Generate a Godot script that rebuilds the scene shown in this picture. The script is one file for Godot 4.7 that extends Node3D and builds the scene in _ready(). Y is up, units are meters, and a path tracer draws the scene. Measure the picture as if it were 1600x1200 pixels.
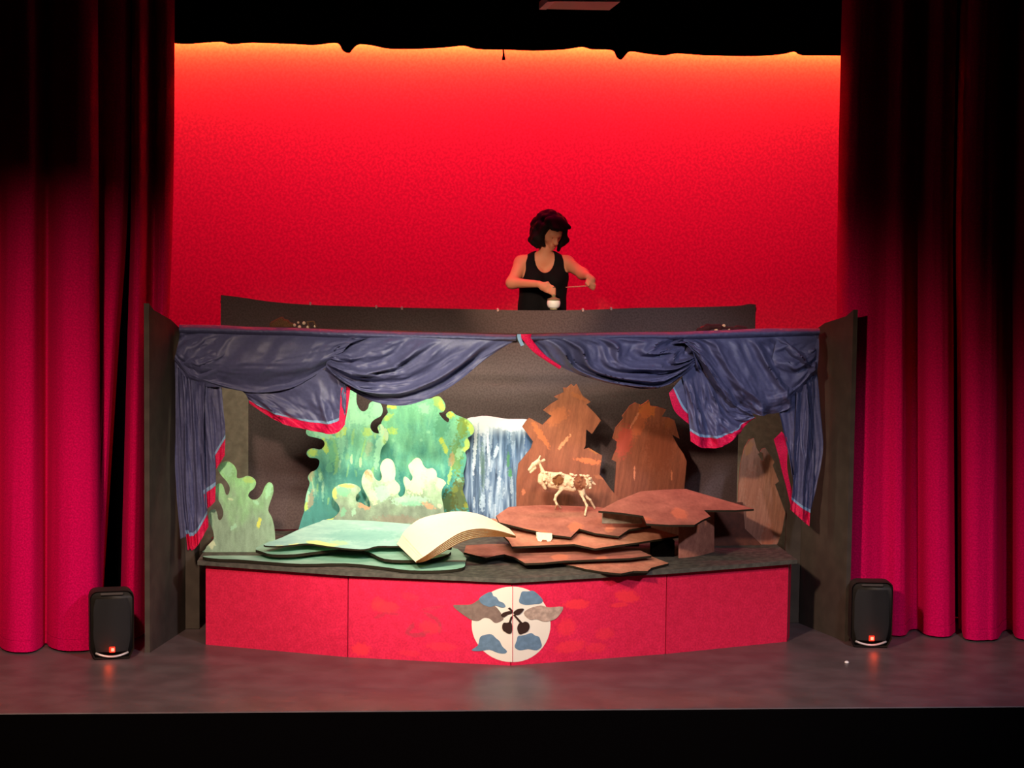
extends Node3D

const F := 3360.0            # focal length in pixels of a 1600 x 1200 frame
const YAW := -0.08203
const STANDING := 3.08
var eye := Vector3(-14.0 * sin(-YAW), STANDING, 14.0 * cos(YAW))
var look := Basis.from_euler(Vector3(-atan(300.0 / F), YAW, 0.0126))
var org := Vector3.ZERO      # origin of the thing being built
var mats := {}
var nz := FastNoiseLite.new()
var rng := RandomNumberGenerator.new()

func _ready():
	rng.seed = 7
	nz.seed = 11
	nz.frequency = 1.0
	# ---- camera, environment, lights
	var cam := Camera3D.new()
	cam.name = "camera"
	cam.fov = rad_to_deg(2.0 * atan(600.0 / F))
	cam.transform = Transform3D(look, eye)
	cam.near = 0.1
	cam.far = 100.0
	add_child(cam)
	var we := WorldEnvironment.new()
	we.name = "world_environment"
	var env := Environment.new()
	env.background_mode = Environment.BG_COLOR
	env.background_color = Color(0, 0, 0)
	env.ambient_light_source = Environment.AMBIENT_SOURCE_DISABLED
	env.tonemap_mode = Environment.TONE_MAPPER_LINEAR
	env.tonemap_exposure = 1.0
	env.sdfgi_enabled = true
	env.ssao_enabled = true
	env.ssil_enabled = true
	we.environment = env
	add_child(we)
	spot("house_spot_warm", Vector3(-3.2, 5.06, 7.2), Vector3(-0.9, 1.0, -0.5), 27.0, 0.5, 68.0, Color(1.0, 0.88, 0.80), 0.24)
	spot("house_spot_cool", Vector3(3.0, 5.31, 7.2), Vector3(0.4, 1.0, -0.5), 27.0, 0.6, 46.0, Color(0.90, 0.90, 1.0), 0.24)
	spot("house_spot_set", Vector3(-0.9, 4.25, 5.2), Vector3(-0.38, 0.95, -0.7), 13.0, 0.8, 52.0, Color(1.0, 0.98, 0.90), 0.34)
	spot("house_spot_puppeteer", Vector3(-1.2, 4.9, 5.45), Vector3(0.32, 2.30, -2.0), 4.4, 0.9, 58.0, Color(1.0, 0.86, 0.74), 0.06)
	spot("house_spot_valance", Vector3(1.9, 4.35, 5.3), Vector3(1.25, 1.95, -0.4), 9.5, 0.8, 20.0, Color(0.90, 0.92, 1.0), 0.2)
	area("cyc_strip", Vector3(0.3, 4.41, -4.325), Vector3(0.3, 4.37, -4.4), Vector2(7.0, 0.03), 22.0, Color(1.0, 0.50, 0.18))
	area("cyc_wash", Vector3(0.3, 5.4, -2.3), Vector3(0.3, 2.7, -4.4), Vector2(7.0, 0.2), 34.0, Color(1.0, 0.0, 0.42))
	area("booth_strip", Vector3(-0.36, 2.075, -0.70), Vector3(-0.36, 1.1, -1.45), Vector2(1.64, 0.03), 2.7, Color(1.0, 0.98, 0.88))

	make_materials()
	build_room()
	build_strips()
	build_drapes()
	build_booth()
	build_valances()
	build_scenery()
	build_book_and_hills()
	build_goat()
	build_person()
	build_small_things()

# ------------------------------------------------------------------ lights
func spot(called, at, aim, angle, soft, energy, col, size):
	var l := SpotLight3D.new()
	l.name = called
	add_child(l)
	l.look_at_from_position(at, aim)
	l.spot_angle = angle
	l.spot_angle_attenuation = soft
	l.spot_range = 40.0
	l.spot_attenuation = 2.0
	l.light_energy = energy
	l.light_color = col
	l.light_size = size
	l.shadow_enabled = true

func area(called, at, aim, size, energy, col):
	var l := AreaLight3D.new()
	l.name = called
	add_child(l)
	l.look_at_from_position(at, aim)
	l.area_size = size
	l.area_range = 40.0
	l.light_energy = energy
	l.light_color = col
	l.shadow_enabled = true

# ------------------------------------------------------------------ where a point of the photograph lies in the place
func ray(px: float, py: float) -> Vector3:
	return look * Vector3((px - 800.0) / F, (600.0 - py) / F, -1.0)
func pz(px: float, py: float, z: float) -> Vector3:
	var d := ray(px, py)
	return eye + d * ((z - eye.z) / d.z)
func py_(px: float, py: float, h: float) -> Vector3:
	var d := ray(px, py)
	return eye + d * ((h - eye.y) / d.y)
func pn(px: float, py: float, p0: Vector3, n: Vector3) -> Vector3:
	var d := ray(px, py)
	return eye + d * ((p0 - eye).dot(n) / d.dot(n))

# ------------------------------------------------------------------ objects
func tag(o, label, category, group = "", kind = ""):
	if label != "": o.set_meta("label", label)
	if category != "": o.set_meta("category", category)
	if group != "": o.set_meta("group", group)
	if kind != "": o.set_meta("kind", kind)
	return o

var used := {}
func numbered(called: String) -> String:
	if not used.has(called):
		used[called] = 0
		return called
	used[called] += 1
	return "%s_%03d" % [called, used[called]]

func thing(called, at: Vector3, label, category, group = "") -> Node3D:
	var o := Node3D.new()
	o.name = numbered(called)
	o.position = at
	add_child(o)
	org = at
	tag(o, label, category, group)
	return o

func begin(smooth := true) -> SurfaceTool:
	var st := SurfaceTool.new()
	st.begin(Mesh.PRIMITIVE_TRIANGLES)
	st.set_smooth_group(0 if smooth else -1)
	return st

func done(st: SurfaceTool, called, mat, parent = null, kind = "") -> MeshInstance3D:
	st.generate_normals()
	var mi := MeshInstance3D.new()
	mi.mesh = st.commit()
	mi.mesh.surface_set_material(0, mat)
	if parent == null:
		mi.name = numbered(called)
		mi.position = org
		add_child(mi)
	else:
		mi.name = called
		parent.add_child(mi, true)
	if kind != "": mi.set_meta("kind", kind)
	return mi

func tri(st: SurfaceTool, a: Vector3, b: Vector3, c: Vector3, out: Vector3, ua := Vector2.ZERO, ub := Vector2.ZERO, uc := Vector2.ZERO):
	var flip := (b - a).cross(c - a).dot(out) > 0.0
	st.set_uv(ua); st.add_vertex(a - org)
	if flip:
		st.set_uv(uc); st.add_vertex(c - org)
		st.set_uv(ub); st.add_vertex(b - org)
	else:
		st.set_uv(ub); st.add_vertex(b - org)
		st.set_uv(uc); st.add_vertex(c - org)

func quad(st, a, b, c, d, out):
	tri(st, a, b, c, out)
	tri(st, a, c, d, out)

# a box given by its corners, with chamfered edges
func box(st: SurfaceTool, lo: Vector3, hi: Vector3, ch := 0.006, xf := Transform3D.IDENTITY):
	var c := (lo + hi) * 0.5
	var h := (hi - lo) * 0.5
	ch = minf(ch, minf(h.x, minf(h.y, h.z)) * 0.6)
	var e := h - Vector3(ch, ch, ch)
	for s in [-1.0, 1.0]:
		for ax in 3:
			var b := (ax + 1) % 3
			var d := (ax + 2) % 3
			var q := []
			for k in [[-1, -1], [1, -1], [1, 1], [-1, 1]]:
				var v := Vector3.ZERO
				v[ax] = h[ax] * s; v[b] = e[b] * k[0]; v[d] = e[d] * k[1]
				q.append(xf * (c + v))
			var n := Vector3.ZERO
			n[ax] = s
			quad(st, q[0], q[1], q[2], q[3], xf.basis * n)
			for t in [-1.0, 1.0]:
				var p := []
				for k in [[0, -1], [0, 1], [1, 1], [1, -1]]:
					var v := Vector3.ZERO
					v[ax] = (h[ax] if k[0] == 0 else e[ax]) * s
					v[b] = (e[b] if k[0] == 0 else h[b]) * t
					v[d] = e[d] * k[1]
					p.append(xf * (c + v))
				var m := Vector3.ZERO
				m[ax] = s; m[b] = t
				quad(st, p[0], p[1], p[2], p[3], xf.basis * m)
	for x in [-1.0, 1.0]:
		for y in [-1.0, 1.0]:
			for z in [-1.0, 1.0]:
				var s := Vector3(x, y, z)
				tri(st, xf * (c + Vector3(h.x, e.y, e.z) * s), xf * (c + Vector3(e.x, h.y, e.z) * s), xf * (c + Vector3(e.x, e.y, h.z) * s), xf.basis * s)

func area2(p: PackedVector2Array) -> float:
	var a := 0.0
	for i in p.size():
		var q := p[(i + 1) % p.size()]
		a += p[i].x * q.y - q.x * p[i].y
	return a * 0.5

# a board cut to an outline: o + u * x + v * y is the front face, the back lies thick behind it
func board(st: SurfaceTool, poly: PackedVector2Array, o: Vector3, u: Vector3, v: Vector3, thick: float, rect: Rect2, rim = null):
	if area2(poly) < 0: poly.reverse()
	var n := u.cross(v).normalized()
	var ids := Geometry2D.triangulate_polygon(poly)
	if ids.is_empty():
		print("outline crosses itself ", poly.size(), " ", poly[0])
		return
	var at := func(p: Vector2, t: float) -> Vector3: return o + u * p.x + v * p.y - n * t
	var uv := func(p: Vector2) -> Vector2: return Vector2((p.x - rect.position.x) / rect.size.x, 1.0 - (p.y - rect.position.y) / rect.size.y)
	for i in range(0, ids.size(), 3):
		var a := poly[ids[i]]
		var b := poly[ids[i + 1]]
		var c := poly[ids[i + 2]]
		st.set_smooth_group(1)
		tri(st, at.call(a, 0.0), at.call(b, 0.0), at.call(c, 0.0), n, uv.call(a), uv.call(b), uv.call(c))
		st.set_smooth_group(2)
		tri(st, at.call(a, thick), at.call(b, thick), at.call(c, thick), -n, uv.call(a), uv.call(b), uv.call(c))
	var side: SurfaceTool = st if rim == null else rim
	side.set_smooth_group(-1)
	for i in poly.size():
		var a := poly[i]
		var b := poly[(i + 1) % poly.size()]
		var w := u * (b.y - a.y) - v * (b.x - a.x)
		tri(side, at.call(a, 0.0), at.call(b, 0.0), at.call(b, thick), w, uv.call(a), uv.call(b), uv.call(b))
		tri(side, at.call(a, 0.0), at.call(b, thick), at.call(a, thick), w, uv.call(a), uv.call(b), uv.call(a))

func bounds(poly: PackedVector2Array) -> Rect2:
	var r := Rect2(poly[0], Vector2.ZERO)
	for p in poly: r = r.expand(p)
	return r

func rounded(p: PackedVector2Array, n := 4, closed := true) -> PackedVector2Array:
	var q := PackedVector2Array()
	var m := p.size()
	for i in (m if closed else m - 1):
		for k in n:
			if closed:
				q.append(p[i].cubic_interpolate(p[(i + 1) % m], p[(i - 1 + m) % m], p[(i + 2) % m], float(k) / n))
			else:
				q.append(p[i].cubic_interpolate(p[i + 1], p[maxi(i - 1, 0)], p[mini(i + 2, m - 1)], float(k) / n))
	if not closed: q.append(p[m - 1])
	return q

func pts(a: Array) -> PackedVector2Array:
	var q := PackedVector2Array()
	for i in range(0, a.size(), 2): q.append(Vector2(a[i], a[i + 1]))
	return q

func tube(st: SurfaceTool, path: Array, r, sides := 8):
	var rings := []
	for i in path.size():
		var d: Vector3 = (path[mini(i + 1, path.size() - 1)] - path[maxi(i - 1, 0)]).normalized()
		var s := d.cross(Vector3(0.13, 0.31, 0.94)).normalized()
		var t := d.cross(s)
		var rr: float = r[i] if r is Array else r
		var ring := []
		for k in sides: ring.append(path[i] + (s * cos(TAU * k / sides) + t * sin(TAU * k / sides)) * rr)
		rings.append(ring)
	for i in path.size() - 1:
		for k in sides:
			var a: Vector3 = rings[i][k]
			var c: Vector3 = rings[i + 1][(k + 1) % sides]
			quad(st, a, rings[i][(k + 1) % sides], c, rings[i + 1][k], (a + c) * 0.5 - (path[i] + path[i + 1]) * 0.5)
	for e in [0, path.size() - 1]:
		var out: Vector3 = path[0] - path[1] if e == 0 else path[e] - path[e - 1]
		for k in range(1, sides - 1): tri(st, rings[e][0], rings[e][k], rings[e][k + 1], out)

func lathe(st: SurfaceTool, at: Vector3, prof: PackedVector2Array, n := 24):
	for i in prof.size() - 1:
		for k in n:
			var q := []
			for w in [[0, 0], [0, 1], [1, 1], [1, 0]]:
				var p := prof[i + w[0]]
				var a: float = TAU * (k + w[1]) / n
				q.append(at + Vector3(cos(a) * p.x, p.y, sin(a) * p.x))
			var mid := (prof[i] + prof[i + 1]) * 0.5
			var dir := prof[i + 1] - prof[i]
			var am := TAU * (k + 0.5) / n
			quad(st, q[0], q[1], q[2], q[3], Vector3(cos(am) * dir.y, -dir.x, sin(am) * dir.y))

func at_row(a: Array, t: float):
	var x := clampf(t, 0.0, 1.0) * (a.size() - 1)
	var i := mini(int(x), a.size() - 2)
	var f := x - i
	return a[i].cubic_interpolate(a[i + 1], a[maxi(i - 1, 0)], a[mini(i + 2, a.size() - 1)], f)

# cloth between given rows of points; fold(u, v) pushes it towards the house; only v0..v1 (or u0..u1) of it is made
func cloth(st: SurfaceTool, rows: Array, nu: int, nv: int, fold: Callable, u0 := 0.0, u1 := 1.0, v0 := 0.0, v1 := 1.0, push := Vector3(0, 0, 1), lift := 0.0):
	var g := []
	for j in nv + 1:
		var v := lerpf(v0, v1, float(j) / nv)
		var line := []
		for i in nu + 1:
			var u := lerpf(u0, u1, float(i) / nu)
			var col := []
			for r in rows: col.append(at_row(r, u))
			line.append(at_row(col, v) + push * (fold.call(u, v) + lift))
		g.append(line)
	var total := 0.0
	for j in nv:
		for i in nu: total += (g[j][i + 1] - g[j][i]).cross(g[j + 1][i] - g[j][i]).dot(push)
	for j in nv:
		for i in nu:
			var a: Vector3 = g[j][i]
			var b: Vector3 = g[j][i + 1]
			var c: Vector3 = g[j + 1][i + 1]
			var d: Vector3 = g[j + 1][i]
			var o := push if absf(total) < 1e-9 else (b - a).cross(d - a) * signf(total)
			tri(st, a, b, c, o, Vector2(float(i) / nu, float(j) / nv), Vector2(float(i + 1) / nu, float(j) / nv), Vector2(float(i + 1) / nu, float(j + 1) / nv))
			tri(st, a, c, d, o, Vector2(float(i) / nu, float(j) / nv), Vector2(float(i + 1) / nu, float(j + 1) / nv), Vector2(float(i) / nu, float(j + 1) / nv))

# a body as one continuous surface: tapered capsules joined by a smooth minimum, meshed as surface nets
func nets(bones: Array, cell: float, k: float, clip = null, tint = null) -> ArrayMesh:
	var lo := Vector3.INF
	var hi := -Vector3.INF
	for b in bones:
		var r: float = maxf(b[2], b[3]) + cell * 3.0 + k * 0.5
		for e in 2:
			lo = lo.min(b[e] - Vector3(r, r, r))
			hi = hi.max(b[e] + Vector3(r, r, r))
	var n := Vector3i(((hi - lo) / cell).ceil()) + Vector3i.ONE
	var f := PackedFloat32Array()
	f.resize(n.x * n.y * n.z)
	f.fill(1.0)
	for b in bones:
		var a: Vector3 = b[0]
		var ab: Vector3 = b[1] - a
		var ra: float = b[2]
		var dr: float = b[3] - ra
		var len2 := maxf(ab.length_squared(), 1e-9)
		var m := maxf(b[2], b[3]) + cell * 2.5 + k * 0.4
		var l0 := Vector3i(((a.min(b[1]) - Vector3(m, m, m) - lo) / cell).floor()).clamp(Vector3i.ZERO, n - Vector3i.ONE)
		var l1 := Vector3i(((a.max(b[1]) + Vector3(m, m, m) - lo) / cell).ceil()).clamp(Vector3i.ZERO, n - Vector3i.ONE)
		for z in range(l0.z, l1.z + 1):
			for y in range(l0.y, l1.y + 1):
				var row := (z * n.y + y) * n.x
				for x in range(l0.x, l1.x + 1):
					var p := lo + Vector3(x, y, z) * cell - a
					var t := clampf(p.dot(ab) / len2, 0.0, 1.0)
					var d := (p - ab * t).length() - ra - dr * t
					var o := f[row + x]
					var h := maxf(k - absf(o - d), 0.0) / maxf(k, 1e-6)
					f[row + x] = minf(o, d) - h * h * k * 0.25
	if clip != null:
		for z in n.z:
			for y in n.y:
				for x in n.x:
					var i := (z * n.y + y) * n.x + x
					if f[i] < cell * 3.0: f[i] = clip.call(lo + Vector3(x, y, z) * cell, f[i])
	var ids := PackedInt32Array()
	ids.resize(f.size())
	ids.fill(-1)
	var vs := PackedVector3Array()
	var cs := PackedColorArray()
	var steps := [0, 1, n.x, n.x + 1, n.x * n.y, n.x * n.y + 1, n.x * n.y + n.x, n.x * n.y + n.x + 1]
	for z in n.z - 1:
		for y in n.y - 1:
			for x in n.x - 1:
				var i := (z * n.y + y) * n.x + x
				var inside := 0
				for s in steps:
					if f[i + s] < 0.0: inside += 1
				if inside == 0 or inside == 8: continue
				var sum := Vector3.ZERO
				var cnt := 0
				for e in [[0, 1], [2, 3], [4, 5], [6, 7], [0, 2], [1, 3], [4, 6], [5, 7], [0, 4], [1, 5], [2, 6], [3, 7]]:
					var fa := f[i + steps[e[0]]]
					var fb := f[i + steps[e[1]]]
					if (fa < 0.0) != (fb < 0.0):
						var ca := Vector3(e[0] & 1, (e[0] >> 1) & 1, (e[0] >> 2) & 1)
						var cb := Vector3(e[1] & 1, (e[1] >> 1) & 1, (e[1] >> 2) & 1)
						sum += ca.lerp(cb, fa / (fa - fb))
						cnt += 1
				ids[i] = vs.size()
				var w := lo + (Vector3(x, y, z) + sum / cnt) * cell
				vs.append(w - org)
				if tint != null: cs.append(tint.call(w))
	var ix := PackedInt32Array()
	var hop := [1, n.x, n.x * n.y]
	for z in range(1, n.z - 1):
		for y in range(1, n.y - 1):
			for x in range(1, n.x - 1):
				var i := (z * n.y + y) * n.x + x
				for ax in 3:
					var a := f[i] < 0.0
					if a == (f[i + hop[ax]] < 0.0): continue
					var s1: int = hop[(ax + 1) % 3]
					var s2: int = hop[(ax + 2) % 3]
					var q := [ids[i - s1 - s2], ids[i - s2], ids[i], ids[i - s1]]
					if q.min() < 0: continue
					if a: ix.append_array([q[0], q[2], q[1], q[0], q[3], q[2]])
					else: ix.append_array([q[0], q[1], q[2], q[0], q[2], q[3]])
	var ns := PackedVector3Array()
	ns.resize(vs.size())
	for i in range(0, ix.size(), 3):
		var c := (vs[ix[i + 2]] - vs[ix[i]]).cross(vs[ix[i + 1]] - vs[ix[i]])
		for j in 3: ns[ix[i + j]] += c
	for i in ns.size(): ns[i] = ns[i].normalized()
	var arr := []
	arr.resize(Mesh.ARRAY_MAX)
	arr[Mesh.ARRAY_VERTEX] = vs
	arr[Mesh.ARRAY_NORMAL] = ns
	if tint != null: arr[Mesh.ARRAY_COLOR] = cs
	arr[Mesh.ARRAY_INDEX] = ix
	var me := ArrayMesh.new()
	me.add_surface_from_arrays(Mesh.PRIMITIVE_TRIANGLES, arr)
	return me

func solid(me: ArrayMesh, called, mat, parent = null) -> MeshInstance3D:
	me.surface_set_material(0, mat)
	var mi := MeshInstance3D.new()
	mi.mesh = me
	if parent == null:
		mi.name = numbered(called)
		mi.position = org
		add_child(mi)
	else:
		mi.name = called
		parent.add_child(mi, true)
	return mi

# ------------------------------------------------------------------ materials
func mat(col: Color, rough := 0.8, spec := 0.5, metal := 0.0) -> StandardMaterial3D:
	var m := StandardMaterial3D.new()
	m.albedo_color = col
	m.roughness = rough
	m.metallic_specular = spec
	m.metallic = metal
	return m

func noise_tex(freq: float, sd: int, dark: Color, light: Color, size := 512) -> NoiseTexture2D:
	var t := NoiseTexture2D.new()
	t.width = size
	t.height = size
	t.seamless = true
	var f := FastNoiseLite.new()
	f.seed = sd
	f.frequency = freq
	f.fractal_octaves = 4
	t.noise = f
	var g := Gradient.new()
	g.offsets = PackedFloat32Array([0.25, 0.75])
	g.colors = PackedColorArray([dark, light])
	t.color_ramp = g
	return t

func grain(m: StandardMaterial3D, freq: float, sd: int, low: float, scale := 1.0, bump := 0.0) -> StandardMaterial3D:
	m.albedo_texture = noise_tex(freq, sd, Color(low, low, low), Color.WHITE)
	m.uv1_triplanar = true
	m.uv1_scale = Vector3(scale, scale, scale)
	if bump > 0.0:
		var t := noise_tex(freq * 2.0, sd + 1, Color.BLACK, Color.WHITE)
		t.as_normal_map = true
		t.bump_strength = 4.0
		m.normal_enabled = true
		m.normal_texture = t
		m.normal_scale = bump
	return m

func make_materials():
	mats.black = grain(mat(Color(0.045, 0.036, 0.036), 0.95, 0.2), 0.02, 1, 0.6)
	mats.soot = mat(Color(0.02, 0.015, 0.015), 0.98, 0.05)
	mats.wall = mat(Color(0.05, 0.045, 0.045), 0.95, 0.2)
	mats.floor = grain(mat(Color(0.37, 0.31, 0.30), 0.40, 0.5), 0.008, 3, 0.86, 0.6, 0.04)
	mats.cyc = grain(mat(Color(0.92, 0.45, 0.45), 0.95, 0.1), 0.05, 5, 0.9, 1.2)
	mats.velvet = grain(mat(Color(0.84, 0.02, 0.31), 0.9, 0.15), 0.06, 7, 0.82, 2.0, 0.1)
	mats.velvet.cull_mode = BaseMaterial3D.CULL_DISABLED
	mats.velvet.rim_enabled = true
	mats.velvet.rim = 0.25
	mats.velvet.rim_tint = 0.9
	mats.satin = grain(mat(Color(0.33, 0.335, 0.47), 0.52, 0.5), 0.03, 9, 0.9, 2.0, 0.05)
	mats.satin.cull_mode = BaseMaterial3D.CULL_DISABLED
	mats.trim = grain(mat(Color(0.90, 0.06, 0.30), 0.6, 0.4), 0.05, 10, 0.8, 3.0, 0.2)
	mats.trim.cull_mode = BaseMaterial3D.CULL_DISABLED
	mats.piping = mat(Color(0.50, 0.62, 0.72), 0.6, 0.4)
	mats.piping.cull_mode = BaseMaterial3D.CULL_DISABLED
	mats.booth = grain(mat(Color(0.29, 0.25, 0.21), 0.85, 0.3), 0.01, 12, 0.9, 1.0)
	mats.grey = grain(mat(Color(0.54, 0.50, 0.43), 0.9, 0.3), 0.02, 13, 0.85, 1.5)
	mats.drape = grain(mat(Color(0.40, 0.335, 0.325), 0.95, 0.2), 0.05, 14, 0.88, 2.0, 0.05)
	mats.drape.cull_mode = BaseMaterial3D.CULL_DISABLED
	mats.table = grain(mat(Color(0.36, 0.34, 0.29), 0.75, 0.4), 0.02, 15, 0.75, 1.5, 0.1)
	mats.cutedge = mat(Color(0.16, 0.14, 0.10), 0.9, 0.2)

# ------------------------------------------------------------------ the stage house
func slab(called, lo: Vector3, hi: Vector3, m, label, category):
	org = Vector3((lo.x + hi.x) * 0.5, lo.y, (lo.z + hi.z) * 0.5)
	var st := begin(false)
	box(st, lo, hi, 0.006)
	return tag(done(st, called, m), label, category, "", "structure")

func build_room():
	slab("floor", Vector3(-7, -0.02, -5.0), Vector3(7, 0, 1.385), mats.floor, "dark worn stage floor in front of the booth", "floor")
	slab("trim_1", Vector3(-7, -1.3, 1.386), Vector3(7, -0.004, 1.40), mats.soot, "black face of the stage below its front edge", "stage front")
	slab("floor_1", Vector3(-7, -1.45, 1.28), Vector3(7, -1.3, 18), mats.wall, "black floor of the house below the stage", "floor")
	slab("wall_back", Vector3(-7.2, -1.3, -5.3), Vector3(7.2, 7.0, -5.0), mats.wall, "black rear wall behind the red backdrop", "wall")
	slab("wall_left", Vector3(-7.3, -1.3, -5.0), Vector3(-7, 7.0, 18), mats.wall, "black side wall beyond the left curtain", "wall")
	slab("wall_right", Vector3(7, -1.3, -5.0), Vector3(7.3, 7.0, 18), mats.wall, "black side wall beyond the right curtain", "wall")
	slab("wall_front", Vector3(-7.2, -1.3, 18), Vector3(7.2, 7.0, 18.3), mats.wall, "black wall at the far end of the house", "wall")
	slab("ceiling", Vector3(-7.3, 7.0, -5.3), Vector3(7.3, 7.3, 18.3), mats.wall, "black ceiling high over stage and house", "ceiling")
	# the lighting cove whose lower edge cuts the beams of the house lights
	slab("trim_2", Vector3(-7, 4.52, 5.7), Vector3(7, 7.0, 5.8), mats.wall, "dark edge of the lighting cove in the house ceiling", "ceiling beam")
	# the cyclorama
	var st: SurfaceTool
	var rows := []
	for y in [0.05, 2.5, 5.2]: rows.append([Vector3(-5.2, y, -4.4), Vector3(-2, y, -4.4), Vector3(1, y, -4.4), Vector3(4, y, -4.4), Vector3(5.8, y, -4.4)])
	var cy := thing("backdrop", Vector3(0.3, 0.0, -4.4), "tall plain red backdrop cloth glowing orange along its top", "backdrop")
	org = Vector3(0.3, 0.0, -4.4)
	st = begin()
	cloth(st, rows, 40, 24, func(u, v): return 0.004 * sin(u * 31.0 + 0.6 * sin(v * 5.0)))
	done(st, "cloth", mats.cyc, cy)
	st = begin()
	tube(st, [Vector3(-5.2, 0.04, -4.4), Vector3(0.3, 0.04, -4.4), Vector3(5.8, 0.04, -4.4)], 0.035, 8)
	done(st, "bottom_pipe", mats.black, cy)
	st = begin()
	tube(st, [Vector3(-5.2, 5.22, -4.4), Vector3(0.3, 5.22, -4.4), Vector3(5.8, 5.22, -4.4)], 0.03, 8)
	done(st, "batten", mats.black, cy)
	for x in [-4.0, 0.3, 4.6]:
		st = begin()
		tube(st, [Vector3(x, 5.2, -4.4), Vector3(x, 6.995, -4.4)], 0.008, 6)
		done(st, "hanger", mats.black, cy)
	for s in [-1.0, 1.0]:
		var x0 := pz(250.0 if s < 0 else 1325.0, 600, -1.35).x
		org = Vector3(x0 + s * 1.2, 0, -1.35)
		var leg := thing("masking_leg", org, "black masking drape seen in the gap of the %s red curtains" % ("left" if s < 0 else "right"), "drape")
		var lr := []
		for y in [0.005, 3.4, 6.9]: lr.append([Vector3(x0, y, -1.35), Vector3(x0 + s * 0.9, y, -1.35), Vector3(x0 + s * 1.8, y, -1.35), Vector3(x0 + s * 2.7, y, -1.35)])
		st = begin()
		cloth(st, lr, 60, 4, func(u, _v): return 0.03 * sin(u * 60.0))
		done(st, "cloth", mats.black, leg)
		st = begin()
		tube(st, [Vector3(x0, 6.92, -1.35), Vector3(x0 + s * 2.7, 6.92, -1.35)], 0.03, 6)
		for k in 2: tube(st, [Vector3(x0 + s * (0.4 + 1.8 * k), 6.92, -1.35), Vector3(x0 + s * (0.4 + 1.8 * k), 6.998, -1.35)], 0.01, 6)
		done(st, "batten", mats.black, leg)
	# black border over the opening, its hem uneven
	var zb := -1.5
	var hem := [-700, 52, 100, 62, 262, 67, 300, 68, 345, 66, 362, 70, 395, 67, 450, 68, 490, 71, 520, 68, 530, 70, 536, 80, 546, 83, 552, 76, 562, 69, 585, 71, 610, 76, 660, 77, 700, 74, 725, 71, 745, 76, 790, 78, 830, 80, 880, 77, 910, 73, 925, 77, 955, 79, 962, 90, 969, 94, 976, 87, 984, 81, 1010, 84, 1040, 86, 1060, 83, 1100, 87, 1160, 88, 1220, 85, 1240, 81, 1252, 87, 1300, 87, 1330, 87, 2300, 98]
	var low := rounded(pts(hem), 3, false)
	st = begin()
	var bd := thing("border_drape", pz(800, 0, zb), "black border drape across the top with an uneven hem", "drape")
	for i in low.size() - 1:
		for j in 6:
			var q := []
			for w in [[0, 0], [1, 0], [1, 1], [0, 1]]:
				var p := low[i + w[0]]
				var b := pz(p.x, p.y, zb)
				var t: float = (j + w[1]) / 6.0
				q.append(Vector3(b.x, lerpf(b.y, 6.995, t), zb + 0.05 * sin(b.x * 9.0) * (1.0 - t * 0.5)))
			quad(st, q[0], q[1], q[2], q[3], Vector3(0, 0, 1))
	done(st, "cloth", mats.black, bd)
	st = begin()
	tube(st, [pz(786, 76, zb + 0.02), pz(787, 84, zb + 0.02), pz(787, 94, zb + 0.02)], [0.005, 0.006, 0.014], 6)
	tag(done(st, "tie_cord", mats.black, bd), "short dark cord hanging below the hem", "")
	# a pale lighting fitting hung over the stage
	var zf := -0.9
	var far_l := pz(843, 14, zf)
	var far_r := pz(952, 17, zf)
	far_r.y = far_l.y
	var near_l := py_(856, 2, far_l.y)
	var near_r := py_(969, 3, far_l.y)
	var fx := thing("hanging_fixture", (far_l + near_r) * 0.5, "small pale flat fixture hanging high under the dark ceiling", "fixture")
	st = begin(false)
	var p := [far_l, far_r, near_r, near_l]
	var mid := (far_l + near_r) * 0.5
	for i in 4:
		var c: Vector3 = p[i]
		var d: Vector3 = p[(i + 1) % 4]
		quad(st, c, d, d + Vector3(0, 0.05, 0), c + Vector3(0, 0.05, 0), (c + d) * 0.5 - mid)
	quad(st, p[0], p[1], p[2], p[3], Vector3.DOWN)
	quad(st, p[0] + Vector3(0, 0.05, 0), p[1] + Vector3(0, 0.05, 0), p[2] + Vector3(0, 0.05, 0), p[3] + Vector3(0, 0.05, 0), Vector3.UP)
	done(st, "housing", mat(Color(0.95, 0.82, 0.80), 0.7), fx)
	st = begin(false)
	var e := Vector3(-0.004, -0.004, 0.0)
	var w := Vector3(0.05, 0, 0)
	quad(st, far_l + e, far_l + e + w, near_l + e + w, near_l + e, Vector3.DOWN)
	quad(st, far_l + e, near_l + e, near_l + e + Vector3(0, 0.05, 0), far_l + e + Vector3(0, 0.05, 0), Vector3.LEFT)
	tag(done(st, "end_cap", mat(Color(0.98, 0.95, 0.95), 0.5), fx), "paler end cap", "")
	for c in [p[0].lerp(p[2], 0.25), p[1].lerp(p[3], 0.25)]:
		st = begin()
		tube(st, [c + Vector3(0, 0.02, 0), Vector3(c.x, 6.995, c.z)], 0.006, 6)
		done(st, "hanger", mats.black, fx)

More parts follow.
